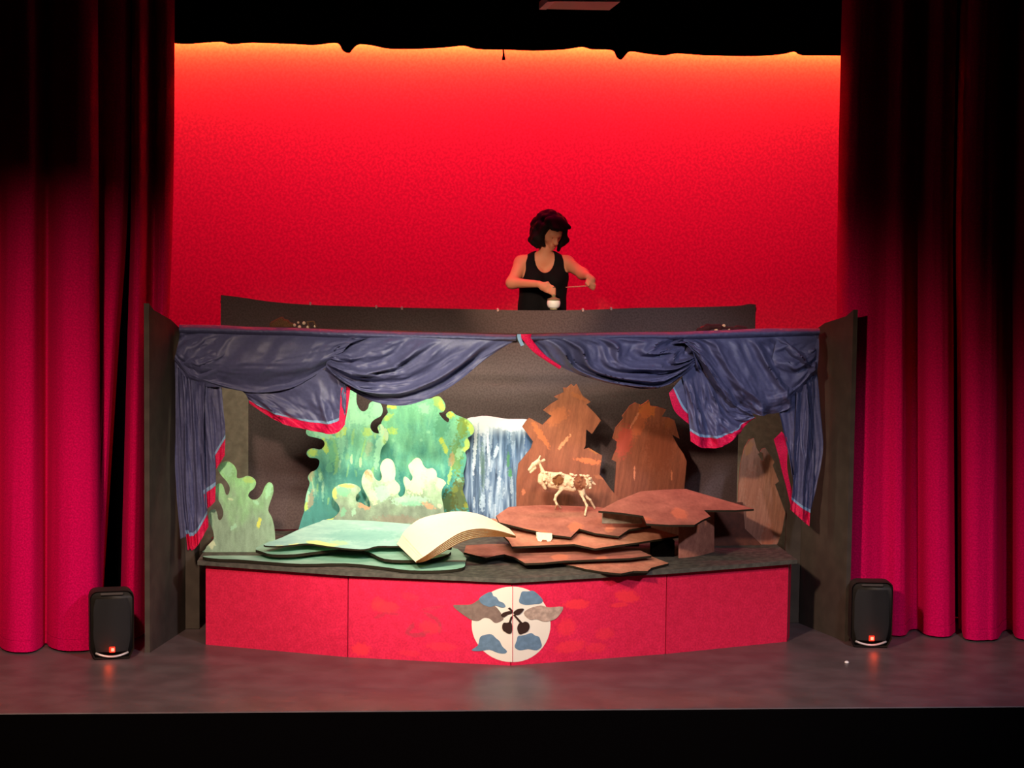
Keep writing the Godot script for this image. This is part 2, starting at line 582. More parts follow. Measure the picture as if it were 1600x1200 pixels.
func strip_light(at: Vector3, length: float, depth: float, col: Color, glow: float, label, hang_to: float):
	var o := thing("strip_light", at, label, "light fixture")
	var st := begin(false)
	var h := length * 0.5
	box(st, at + Vector3(-h, 0.012, -depth), at + Vector3(h, 0.024, depth), 0.002)
	done(st, "housing", mats.black, o)
	st = begin(false)
	box(st, at + Vector3(-h, -0.012, depth), at + Vector3(h, 0.024, depth + 0.006), 0.002)
	done(st, "front_lip", mats.black, o)
	st = begin()
	tube(st, [at + Vector3(-h + 0.02, 0.008, 0), at + Vector3(h - 0.02, 0.008, 0)], 0.005, 8)
	var m := mat(col, 0.5)
	m.emission_enabled = true
	m.emission = col
	m.emission_energy_multiplier = glow
	done(st, "lamp_tube", m, o)
	for x in [-h * 0.7, h * 0.7]:
		st = begin()
		tube(st, [at + Vector3(x, 0.02, 0), Vector3(at.x + x, hang_to, at.z)], 0.006, 6)
		done(st, "hanger", mats.black, o)

func build_strips():
	strip_light(Vector3(0.3, 4.425, -4.325), 7.0, 0.04, Color(1.0, 0.45, 0.15), 1.0, "long strip light washing the top of the red backdrop, behind the border", 6.995)
	strip_light(Vector3(0.3, 5.41, -2.3), 7.0, 0.11, Color(1.0, 0.1, 0.3), 1.0, "long red strip light hung high above the stage, out of sight", 6.995)

# a hanging curtain through knots [px at top, px at hem, z]; edges are read off at two heights of the photograph
func curtain(called, knots: Array, label, group, hem_px: float, seed_: float, top := 6.96):
	var ya := 300.0
	var yb := 950.0
	var foot: float = py_(knots[knots.size() / 2][1], hem_px, 0.0).y + 0.012
	var rows := []
	for h in [foot, 1.0, 2.0, 3.0, 4.5, top]:
		var row := []
		for k in knots:
			var a := pz(k[0], ya, k[2])
			var b := pz(k[1], yb, k[2])
			var t: float = clampf((h - b.y) / (a.y - b.y), -0.2, 1.1)
			row.append(Vector3(lerpf(b.x, a.x, t), h, k[2]))
		rows.append(row)
	var st := begin()
	var c: Vector3 = rows[0][rows[0].size() / 2]
	var o := thing(called, Vector3(c.x, 0, c.z), label, "curtain", group)
	var wob := func(u, v): return 0.010 * nz.get_noise_3d(u * 22.0, v * 2.0, seed_)
	cloth(st, rows, knots.size() * 8, 30, wob, 0.0, 1.0, 0.025, 1.0)
	done(st, "cloth", mats.velvet, o)
	st = begin()
	cloth(st, rows, knots.size() * 8, 2, wob, 0.0, 1.0, 0.0, 0.025, Vector3(0, 0, 1), 0.004)
	done(st, "hem", mats.velvet, o)
	st = begin()
	var l: Vector3 = rows[5][0]
	var r: Vector3 = rows[5][rows[5].size() - 1]
	tube(st, [Vector3(l.x, 6.965, l.z), Vector3(r.x, 6.965, r.z)], 0.03, 6)
	done(st, "track", mats.black, o)
	return o

func build_drapes():
	curtain("stage_curtain", [[-520, -520, -0.40], [-470, -470, -0.26], [-400, -400, -0.26], [-360, -360, -0.5], [-310, -310, -0.26], [-240, -240, -0.26], [-190, -190, -0.5], [-130, -130, -0.26], [-60, -60, -0.26], [-30, -28, -0.42], [-4, -6, -0.52], [12, 6, -0.34], [32, 24, -0.26], [52, 50, -0.27], [62, 64, -0.40], [74, 72, -0.54], [86, 80, -0.40], [104, 98, -0.30], [128, 124, -0.29], [146, 148, -0.34], [154, 157, -0.46], [153, 159, -0.60]],
		"red velvet stage curtain at far left, behind the left speaker", "", 1021, 0.0)
	curtain("stage_curtain", [[140, 134, -0.76], [158, 141, -0.74], [168, 147, -0.66], [180, 152, -0.63], [192, 156, -0.66], [201, 160, -0.78]],
		"narrow dark red curtain fold swept sideways behind the split", "", 1015, 2.0)
	curtain("stage_curtain", [[205, 188, -0.90], [208, 191, -0.78], [212, 197, -0.68], [219, 208, -0.66], [227, 220, -0.76], [234, 230, -0.94], [241, 236, -1.02], [248, 240, -0.94], [256, 243, -0.88], [265, 246, -0.92], [271, 248, -1.02], [269, 247, -1.18]],
		"red velvet stage curtain hanging between the split and the booth's left wing", "", 1016, 4.0)
	curtain("stage_curtain", [[1313, 1301, -1.2], [1309, 1304, -0.98], [1316, 1312, -0.80], [1332, 1328, -0.70], [1356, 1352, -0.68], [1384, 1380, -0.72], [1402, 1400, -0.66], [1414, 1414, -0.68], [1422, 1422, -0.86], [1434, 1434, -0.88], [1446, 1446, -0.70], [1464, 1466, -0.62], [1482, 1484, -0.64], [1489, 1492, -0.78]],
		"red velvet stage curtain just right of the booth, behind the right speaker", "", 1004, 1.0)
	curtain("stage_curtain", [[1494, 1497, -0.90], [1500, 1502, -0.84], [1507, 1506, -0.58], [1522, 1520, -0.50], [1544, 1542, -0.50], [1560, 1558, -0.54], [1567, 1567, -0.80], [1580, 1580, -0.84], [1590, 1590, -0.56], [1630, 1630, -0.5], [1680, 1680, -0.78], [1730, 1730, -0.5], [1800, 1800, -0.5], [1840, 1840, -0.78], [1900, 1900, -0.5], [1980, 1980, -0.5], [2010, 2010, -0.78], [2080, 2080, -0.5], [2150, 2150, -0.54]],
		"red velvet stage curtain at far right, reaching out of the picture", "", 1010, 3.0)

# ------------------------------------------------------------------ the booth
const FRONT := [Vector2(-2.02, -0.52), Vector2(-1.06, -0.10), Vector2(0.0, 0.18), Vector2(1.07, -0.15), Vector2(1.98, -0.53)]

func rail_z(x: float) -> float:
	var k := [Vector2(-2.24, -0.80), Vector2(-1.1, -0.42), Vector2(0.02, -0.12), Vector2(1.1, -0.42), Vector2(2.24, -0.80)]
	for i in 4:
		if x < k[i + 1].x or i == 3:
			return lerpf(k[i].y, k[i + 1].y, clampf((x - k[i].x) / (k[i + 1].x - k[i].x), 0.0, 1.0))
	return 0.0

func pr(px: float, py: float, off := 0.0) -> Vector3:   # a point on the line of the curtain rail, off metres in front of it
	var x := pz(px, py, -0.4).x
	for i in 4: x = pz(px, py, rail_z(x) + off).x
	return pz(px, py, rail_z(x) + off)

func build_booth():
	var st: SurfaceTool
	# side wings
	for s in [-1.0, 1.0]:
		var fr := Vector3(-2.37, 0, -0.27) if s < 0 else Vector3(pz(1325, 800, -0.52).x, 0, -0.52)
		var bk := Vector3(-2.19, 0, -1.02) if s < 0 else Vector3(2.20, 0, -1.16)
		var top_f: float = pz(237, 474, fr.z).y if s < 0 else pz(1326, 484, fr.z).y
		var o := thing("side_wing", Vector3(fr.x, 0, fr.z), "dark brown side wing panel at the %s end of the booth, top cut aslant" % ("left" if s < 0 else "right"), "panel")
		var u := (bk - fr).normalized()
		var w := (bk - fr).length()
		var poly := PackedVector2Array([Vector2(0, 0), Vector2(w, 0), Vector2(w, 2.08), Vector2(w * 0.6, 2.19), Vector2(0.10, top_f - 0.05), Vector2(0.0, top_f)])
		st = begin(false)
		var n := u.cross(Vector3.UP).normalized()
		var inward := n if n.x * s < 0 else -n
		if (u.cross(Vector3.UP)).x * s < 0:
			board(st, poly, fr, u, Vector3.UP, 0.035, bounds(poly))
		else:
			var q := PackedVector2Array()
			for p in poly: q.append(Vector2(-p.x, p.y))
			board(st, q, fr, -u, Vector3.UP, 0.035, bounds(q))
		done(st, "panel", mats.booth, o)
		st = begin(false)
		var out := -inward * 0.04
		var fr2 := fr.lerp(bk, 0.12)
		tube(st, [fr2 + out, fr2 + out + Vector3(0, top_f - 0.12, 0)], 0.02, 6)
		done(st, "frame", mats.black, o)
		st = begin(false)
		box(st, Vector3(minf(bk.x + s * 0.02, s * 2.09), 0.0, bk.z - 0.035), Vector3(maxf(bk.x + s * 0.02, s * 2.09), 2.04, bk.z - 0.012), 0.004)
		done(st, "return_panel", mats.booth, o)
		st = begin(false)
		var in_px := 388.0 if s < 0 else 1153.0
		var e := pz(in_px, 700, -1.64)
		var a := Vector3(bk.x + s * 0.06, 0, bk.z - 0.30)
		var b := Vector3(e.x, 0, e.z)
		var uu := (b - a).normalized()
		var ww := (b - a).length()
		var fl := thing("inner_flat", a, "plain grey inner flat behind the hanging blue tail at the %s" % ("left" if s < 0 else "right"), "flat")
		if s < 0:
			var w1 := (absf(a.x) - 2.03) / absf(uu.x)
			var pl := PackedVector2Array([Vector2(0, 0), Vector2(w1, 0), Vector2(w1, 0.582), Vector2(ww, 0.582), Vector2(ww, 2.02), Vector2(0, 2.05)])
			board(st, pl, a, uu, Vector3.UP, 0.02, bounds(pl))
		else:
			var w1 := (absf(a.x) - 2.03) / absf(uu.x)
			var pl := PackedVector2Array([Vector2(0, 0), Vector2(-w1, 0), Vector2(-w1, 0.582), Vector2(-ww, 0.582), Vector2(-ww, 2.02), Vector2(0, 2.05)])
			board(st, pl, a, -uu, Vector3.UP, 0.02, bounds(pl))
		done(st, "panel", mats.grey, fl)
		st = begin(false)
		box(st, Vector3(-0.02, 0.58, -0.05), Vector3(0.02, 2.0, -0.02), 0.004, Transform3D(Basis.IDENTITY, b + Vector3(s * 0.04, 0, -0.0)))
		done(st, "batten", mats.black, fl)
	# table
	var o := thing("stage_table", Vector3(0, 0, -0.6), "dark grey table top of the puppet stage with a bowed front edge", "table")
	st = begin(false)
	var poly := PackedVector2Array()
	for p in FRONT: poly.append(Vector2(p.x * 1.025, p.y + 0.035))
	poly.append_array([Vector2(2.0, -1.9), Vector2(-2.0, -1.9)])
	var flat := PackedVector2Array()
	for p in poly: flat.append(Vector2(p.x, -p.y))
	board(st, flat, Vector3(0, 0.58, 0), Vector3.RIGHT, Vector3(0, 0, -1), 0.028, bounds(flat))
	done(st, "tabletop", mats.table, o)
	for x in [-1.9, -0.9, 0.9, 1.9]:
		for z in [-0.75, -1.82]:
			st = begin(false)
			box(st, Vector3(x - 0.025, 0, z - 0.025), Vector3(x + 0.025, 0.552, z + 0.025))
			done(st, "leg", mats.black, o)
	build_front()
	# the black back cloth on its batten
	o = thing("back_cloth", Vector3(0, 0.58, -1.8), "dark brown back cloth of the puppet stage, hung behind the painted scenery", "cloth")
	var top := [345, 461, 372, 464, 420, 471, 480, 476, 560, 479, 640, 481, 740, 483, 830, 485, 920, 484, 1000, 481, 1080, 480, 1150, 478, 1170, 475, 1181, 476]
	var edge := rounded(pts(top), 3, false)
	var rows := [[], [], [], []]
	for p in edge:
		var t := pz(p.x, p.y, -1.8)
		rows[0].append(t)
		rows[1].append(Vector3(t.x, lerpf(t.y, 0.59, 0.33), -1.8))
		rows[2].append(Vector3(t.x, lerpf(t.y, 0.59, 0.66), -1.8))
		rows[3].append(Vector3(t.x, 0.59, -1.78))
	st = begin()
	cloth(st, rows, 140, 30, func(u, v): return 0.012 * sin(u * 60.0 + 2.0 * sin(u * 9.0) + v) * smoothstep(0.1, 0.9, v))
	done(st, "drape", mats.drape, o)
	st = begin()
	var bar := []
	for i in range(0, edge.size(), 3): bar.append(pz(edge[i].x, edge[i].y + 8, -1.845))
	tube(st, bar, 0.02, 8)
	done(st, "batten", mats.black, o)
	st = begin(false)
	for x in [-1.9, -0.7, 0.7, 1.85]:
		st = begin(false)
		box(st, Vector3(x - 0.02, 0, -1.96), Vector3(x + 0.02, 2.15, -1.92))
		tube(st, [Vector3(x, 2.14, -1.94), Vector3(x, 2.17, -1.85)], 0.012, 6)
		done(st, "post", mats.black, o)
	var clip := mat(Color(0.80, 0.66, 0.60), 0.5)
	for p in [[348, 505, 0.0], [485, 474, 0.0], [588, 479, 0.0], [628, 481, 0.0], [778, 484, 0.0], [911, 484, 0.0], [955, 482, 0.0]]:
		if p[1] > 500: continue
		st = begin(false)
		var c := pz(p[0], p[1], -1.79)
		box(st, c + Vector3(-0.007, -0.014, -0.04), c + Vector3(0.007, 0.01, 0.012), 0.003)
		done(st, "clip", clip, o)
	# the beam that carries the blue valance, and the ledge behind it
	o = thing("front_beam", Vector3(0, 2.1, -0.2), "dark beam with a shallow ledge hidden behind the blue valance top", "beam")
	st = begin(false)
	var xs := [-2.2, -1.1, 0.02, 1.1, 2.2]
	for i in 4:
		var a := Vector3(xs[i], 2.09, rail_z(xs[i]) - 0.03)
		var b := Vector3(xs[i + 1], 2.09, rail_z(xs[i + 1]) - 0.03)
		quad(st, a, b, b + Vector3(0, 0.05, 0), a + Vector3(0, 0.05, 0), Vector3(0, 0, 1))
		quad(st, a + Vector3(0, 0.05, 0), b + Vector3(0, 0.05, 0), b + Vector3(0, 0.05, -0.16), a + Vector3(0, 0.05, -0.16), Vector3.UP)
		quad(st, a, b, b + Vector3(0, 0, -0.16), a + Vector3(0, 0, -0.16), Vector3.DOWN)
		quad(st, a + Vector3(0, 0, -0.16), b + Vector3(0, 0, -0.16), b + Vector3(0, 0.05, -0.16), a + Vector3(0, 0.05, -0.16), Vector3(0, 0, -1))
	done(st, "board", mats.booth, o)
	var at := Vector3(-0.36, 2.083, -0.70)
	o = thing("strip_light", at, "slim strip light tucked behind the blue valance top", "light fixture")
	st = begin(false)
	box(st, at + Vector3(-0.84, 0.010, -0.03), at + Vector3(0.84, 0.018, 0.03), 0.002)
	done(st, "housing", mats.black, o)
	st = begin(false)
	box(st, at + Vector3(-0.84, -0.020, -0.09), at + Vector3(0.84, 0.018, -0.08), 0.002)
	box(st, at + Vector3(-0.84, 0.010, -0.085), at + Vector3(0.84, 0.018, -0.025), 0.002)
	done(st, "back_lip", mats.black, o)
	st = begin()
	tube(st, [at + Vector3(-0.82, 0.005, 0), at + Vector3(0.82, 0.005, 0)], 0.004, 8)
	var glow := mat(Color(1, 0.97, 0.88), 0.5)
	glow.emission_enabled = true
	glow.emission = Color(1, 0.97, 0.88)
	done(st, "lamp_tube", glow, o)
	for x in [-0.7, 0.45]:
		st = begin()
		var k: float = at.x + x
		tube(st, [Vector3(k, 2.105, at.z), Vector3(k, 2.105, rail_z(k) - 0.192)], 0.006, 6)
		done(st, "bracket", mats.black, o)

func front_at(px: float, py: float, i: int) -> Vector3:
	var a: Vector2 = FRONT[i]
	var b: Vector2 = FRONT[i + 1]
	var d := Vector3(b.x - a.x, 0, b.y - a.y).normalized()
	return pn(px, py, Vector3(a.x, 0, a.y), d.cross(Vector3.UP))

func inlay(parent, called, i: int, px: PackedVector2Array, lift: float, m):
	var a: Vector2 = FRONT[i]
	var b: Vector2 = FRONT[i + 1]
	var o := Vector3(a.x, 0, a.y)
	org = o
	var u := Vector3(b.x - a.x, 0, b.y - a.y).normalized()
	var n := u.cross(Vector3.UP)
	var poly := PackedVector2Array()
	for p in px:
		var w := front_at(p.x, p.y, i) - o
		poly.append(Vector2(w.dot(u), w.y))
	var st := begin(false)
	board(st, poly, o + n * lift, u, Vector3.UP, lift + 0.001, bounds(poly))
	return done(st, called, m, parent)

func build_front():
	var names := ["leftmost plain red front panel of the booth, under the green scenery", "red front panel with faint painted clouds and the left half of the moon", "red front panel bearing the right half of the moon and its cherry", "rightmost plain red front panel of the booth, under the brown scenery"]
	var panels := []
	for i in 4:
		var a: Vector2 = FRONT[i]
		var b: Vector2 = FRONT[i + 1]
		var p0 := Vector3(a.x, 0, a.y)
		var u := Vector3(b.x - a.x, 0, b.y - a.y)
		var w := u.length()
		u = u.normalized()
		var o := thing("front_panel", p0, names[i], "panel")
		panels.append(o)
		var img := paint_red(i, w)
		var m := mat(Color.WHITE, 0.7, 0.35)
		m.albedo_texture = ImageTexture.create_from_image(img)
		var poly := PackedVector2Array([Vector2(0.004, 0.0), Vector2(w - 0.004, 0.0), Vector2(w - 0.004, 0.548), Vector2(0.004, 0.548)])
		var st := begin(false)
		board(st, poly, p0, u, Vector3.UP, 0.018, bounds(poly))
		done(st, "board", m, o)
		st = begin(false)
		var n := u.cross(Vector3.UP)
		tube(st, [p0 + u * 0.06 - n * 0.03, p0 + u * (w - 0.06) - n * 0.03], 0.014, 6)
		done(st, "batten", mats.black, o)
		st = begin(false)
		tube(st, [p0 + u * 0.06 - n * 0.03 + Vector3(0, 0.5, 0), p0 + u * (w - 0.06) - n * 0.03 + Vector3(0, 0.5, 0)], 0.014, 6)
		done(st, "batten", mats.black, o)
		if i == 3:
			st = begin(false)
			var e := p0 + u * w
			quad(st, e, e + Vector3(0.05, 0, -0.16), e + Vector3(0.05, 0.55, -0.16), e + Vector3(0, 0.55, 0), Vector3(1, 0, 0.4))
			done(st, "return_strip", m, o)
	# the moon with clouds and a pair of cherries, painted across the two middle panels
	var cream := mat(Color(0.86, 0.80, 0.72), 0.8, 0.3)
	var blue := grain(mat(Color(0.40, 0.49, 0.56), 0.85, 0.3), 0.01, 31, 0.9, 4.0)
	var taupe := grain(mat(Color(0.50, 0.41, 0.36), 0.85, 0.3), 0.01, 32, 0.9, 4.0)
	var beige := grain(mat(Color(0.74, 0.62, 0.54), 0.85, 0.3), 0.01, 33, 0.8, 4.0)
	var brown := mat(Color(0.20, 0.12, 0.09), 0.8, 0.3)
	var half_l := PackedVector2Array()
	var half_r := PackedVector2Array()
	for k in 25:
		var t := PI * k / 24.0
		half_l.append(Vector2(800.5 - 63.5 * sin(t), 975.5 - 59.0 * cos(t)))
		half_r.append(Vector2(801.5 + 58.5 * sin(t), 975.5 - 59.0 * cos(t)))
	inlay(panels[1], "moon_half", 1, half_l, 0.002, cream)
	inlay(panels[2], "moon_half", 2, half_r, 0.002, cream)
	inlay(panels[1], "cloud", 1, rounded(pts([708, 946, 722, 945, 737, 944, 751, 936, 764, 942, 775, 948, 783, 958, 787, 967, 780, 972, 773, 973, 766, 967, 757, 965, 748, 970, 738, 969, 728, 963, 718, 956]), 3), 0.004, taupe)
	inlay(panels[1], "cloud", 1, rounded(pts([749, 935, 760, 927, 768, 925, 771, 931, 776, 933, 780, 939, 787, 942, 790, 948, 783, 949, 775, 946, 765, 948, 753, 943]), 3), 0.006, blue)
	inlay(panels[1], "cloud", 1, rounded(pts([737, 1016, 747, 1008, 750, 996, 757, 992, 768, 991, 775, 997, 781, 1002, 785, 1010, 792, 1017, 789, 1021, 778, 1020, 765, 1015, 752, 1017]), 3), 0.004, blue)
	inlay(panels[2], "cloud", 2, rounded(pts([811, 941, 813, 930, 816, 924, 825, 924, 833, 923, 842, 930, 848, 938, 844, 943, 834, 944, 821, 945]), 3), 0.004, blue)
	inlay(panels[2], "cloud", 2, rounded(pts([818, 958, 828, 950, 845, 946, 858, 949, 879, 948, 874, 960, 865, 968, 850, 971, 838, 967, 828, 968]), 3), 0.006, beige)
	inlay(panels[2], "cloud", 2, rounded(pts([804, 1011, 807, 1001, 809, 994, 815, 993, 823, 991, 830, 989, 836, 993, 842, 995, 845, 1003, 846, 1010, 838, 1016, 825, 1014, 812, 1016]), 3), 0.004, blue)
	inlay(panels[1], "cherry", 1, rounded(pts([785, 978, 787, 973, 792, 973, 797, 972, 800, 975, 800, 987, 796, 990, 790, 987, 786, 984]), 3), 0.008, brown)
	inlay(panels[1], "stem", 1, pts([795, 973, 798, 964, 800.6, 962, 800.6, 966, 798, 974]), 0.008, brown)
	inlay(panels[1], "stem", 1, pts([794, 950, 797, 949, 800.6, 953, 800.6, 957]), 0.008, brown)
	inlay(panels[1], "leaf", 1, rounded(pts([783, 961, 787, 957, 794, 955, 800.5, 955, 800, 958, 794, 960, 788, 964]), 3), 0.009, brown)
	inlay(panels[2], "leaf", 2, rounded(pts([802, 957, 806, 953, 811, 951, 818, 951, 815, 956, 810, 960, 804, 960]), 3), 0.009, brown)
	inlay(panels[2], "stem", 2, pts([801.5, 961, 804, 960, 816, 973, 813, 975]), 0.008, brown)
	inlay(panels[2], "cherry", 2, rounded(pts([808, 980, 811, 974, 816, 973, 820, 971, 825, 973, 827, 979, 824, 986, 818, 989, 812, 991, 809, 987]), 3), 0.008, brown)

# ------------------------------------------------------------------ painted surfaces: textures that hold paint only
func canvas(w: int, h: int, base: Callable) -> Image:
	var img := Image.create(w, h, false, Image.FORMAT_RGB8)
	for y in h:
		for x in w: img.set_pixel(x, y, base.call(float(x) / w, float(y) / h))
	return img

func dab(img: Image, c: Vector2, rx: float, ry: float, ang: float, col: Color, alpha := 1.0, rough := 0.35):
	var r := maxf(rx, ry) * 1.3
	var ca := cos(ang)
	var sa := sin(ang)
	for y in range(maxi(0, int(c.y - r)), mini(img.get_height(), int(c.y + r) + 1)):
		for x in range(maxi(0, int(c.x - r)), mini(img.get_width(), int(c.x + r) + 1)):
			var dx := x - c.x
			var dy := y - c.y
			var e := Vector2((dx * ca + dy * sa) / rx, (dy * ca - dx * sa) / ry).length()
			e += rough * nz.get_noise_3d(x * 0.09, y * 0.09, c.x + c.y)
			var a := clampf((1.15 - e) / 0.35, 0.0, 1.0) * alpha
			if a > 0.0: img.set_pixel(x, y, img.get_pixel(x, y).lerp(col, a))

func mix3(a: Color, b: Color, c: Color, t: float) -> Color:
	return a.lerp(b, t * 2.0) if t < 0.5 else b.lerp(c, t * 2.0 - 1.0)

func paint_red(i: int, w: float) -> Image:
	var n := int(w * 360.0)
	var img := canvas(n, 198, func(u, v):
		var t := 0.5 + 0.5 * nz.get_noise_3d(u * w * 12.0, v * 7.0, i * 9.0)
		var f := nz.get_noise_3d(u * w * 60.0, v * 33.0, i * 5.0) * 0.10
		return Color(0.77 + f + 0.10 * t, 0.085 + f * 0.4 + 0.04 * t, 0.22 + f * 0.4 + 0.06 * t))
	var pin := func(x: float, y: float) -> Vector2:
		var p := front_at(x, y, i)
		var a: Vector2 = FRONT[i]
		return Vector2(Vector2(p.x - a.x, p.z - a.y).length() / w * n, (1.0 - p.y / 0.548) * 198)
	var pale := Color(0.94, 0.20, 0.22)
	var grey := Color(0.60, 0.22, 0.24)
	var d := []
	if i == 1: d = [[600, 948, 24, 9, 0.0, pale, 0.6], [590, 940, 10, 8, 0.0, pale, 0.5], [640, 932, 16, 6, 0.1, pale, 0.3], [672, 980, 18, 10, 0.2, pale, 0.5], [562, 1014, 16, 10, 0.0, pale, 0.6], [640, 982, 12, 4, -0.9, grey, 0.45], [650, 992, 14, 4, 0.0, grey, 0.45], [664, 988, 10, 3, -0.3, grey, 0.4], [672, 962, 12, 3.4, 0.5, grey, 0.4], [684, 970, 9, 3.4, 1.0, grey, 0.4], [687, 982, 9, 3.4, 1.6, grey, 0.35], [610, 958, 16, 3, 0.1, grey, 0.3], [592, 962, 10, 3, -0.4, grey, 0.3], [675, 950, 18, 3, -0.2, grey, 0.3], [690, 1010, 26, 7, 0.0, pale, 0.4], [640, 1020, 18, 5, 0.0, pale, 0.3]]
	if i == 2: d = [[900, 944, 22, 8, 0.0, pale, 0.7], [980, 932, 22, 10, 0.2, pale, 0.7], [968, 945, 16, 4, 0.0, pale, 0.6], [885, 980, 16, 14, 0.0, pale, 0.5], [945, 990, 16, 10, 0.0, pale, 0.4], [890, 1010, 26, 10, -0.1, pale, 0.5], [930, 1012, 20, 8, 0.0, pale, 0.4]]
	for s in d: dab(img, pin.call(s[0], s[1]), s[2] * 1.5, s[3] * 1.5, s[4], s[5], s[6])
	return img

# an upright cutout: outline in the photograph, standing at depth z on the table
func cutout(called, outline: PackedVector2Array, z: float, thick: float, base: Callable, dabs: Array, label, category, smooth: int, foot := 0.58) -> Node3D:
	if smooth > 0: outline = rounded(outline, smooth)
	var poly := PackedVector2Array()
	for p in outline:
		var w := pz(p.x, p.y, z)
		poly.append(Vector2(w.x, maxf(w.y, foot)))
	var r := bounds(poly)
	var o := thing(called, Vector3(r.get_center().x, foot, z), label, category)
	var res := 440.0
	var size := Vector2i(int(r.size.x * res), int(r.size.y * res))
	var img := canvas(size.x, size.y, base)
	for d in dabs:
		var w := pz(d[0], d[1], z)
		dab(img, Vector2((w.x - r.position.x) / r.size.x * size.x, (1.0 - (w.y - r.position.y) / r.size.y) * size.y), d[2] * 1.9, d[3] * 1.9, d[4], d[5], (d[6] if d.size() > 6 else 0.9) * 0.86, 0.75)
	var m := mat(Color.WHITE, 0.75, 0.3)
	m.albedo_texture = ImageTexture.create_from_image(img)
	var st := begin(false)
	board(st, poly, Vector3(0, 0, z), Vector3.RIGHT, Vector3.UP, thick, r)
	done(st, "board", m, o)
	# the wooden foot that keeps it upright
	st = begin(false)
	var c := Vector3(r.get_center().x, foot, z - thick)
	box(st, c + Vector3(-0.02, 0, -0.10), c + Vector3(0.02, 0.025, 0), 0.003)
	box(st, c + Vector3(-0.012, 0.02, -0.03), c + Vector3(0.012, minf(0.3, r.size.y * 0.5), 0), 0.003)
	done(st, "brace", mats.cutedge, o)
	return o

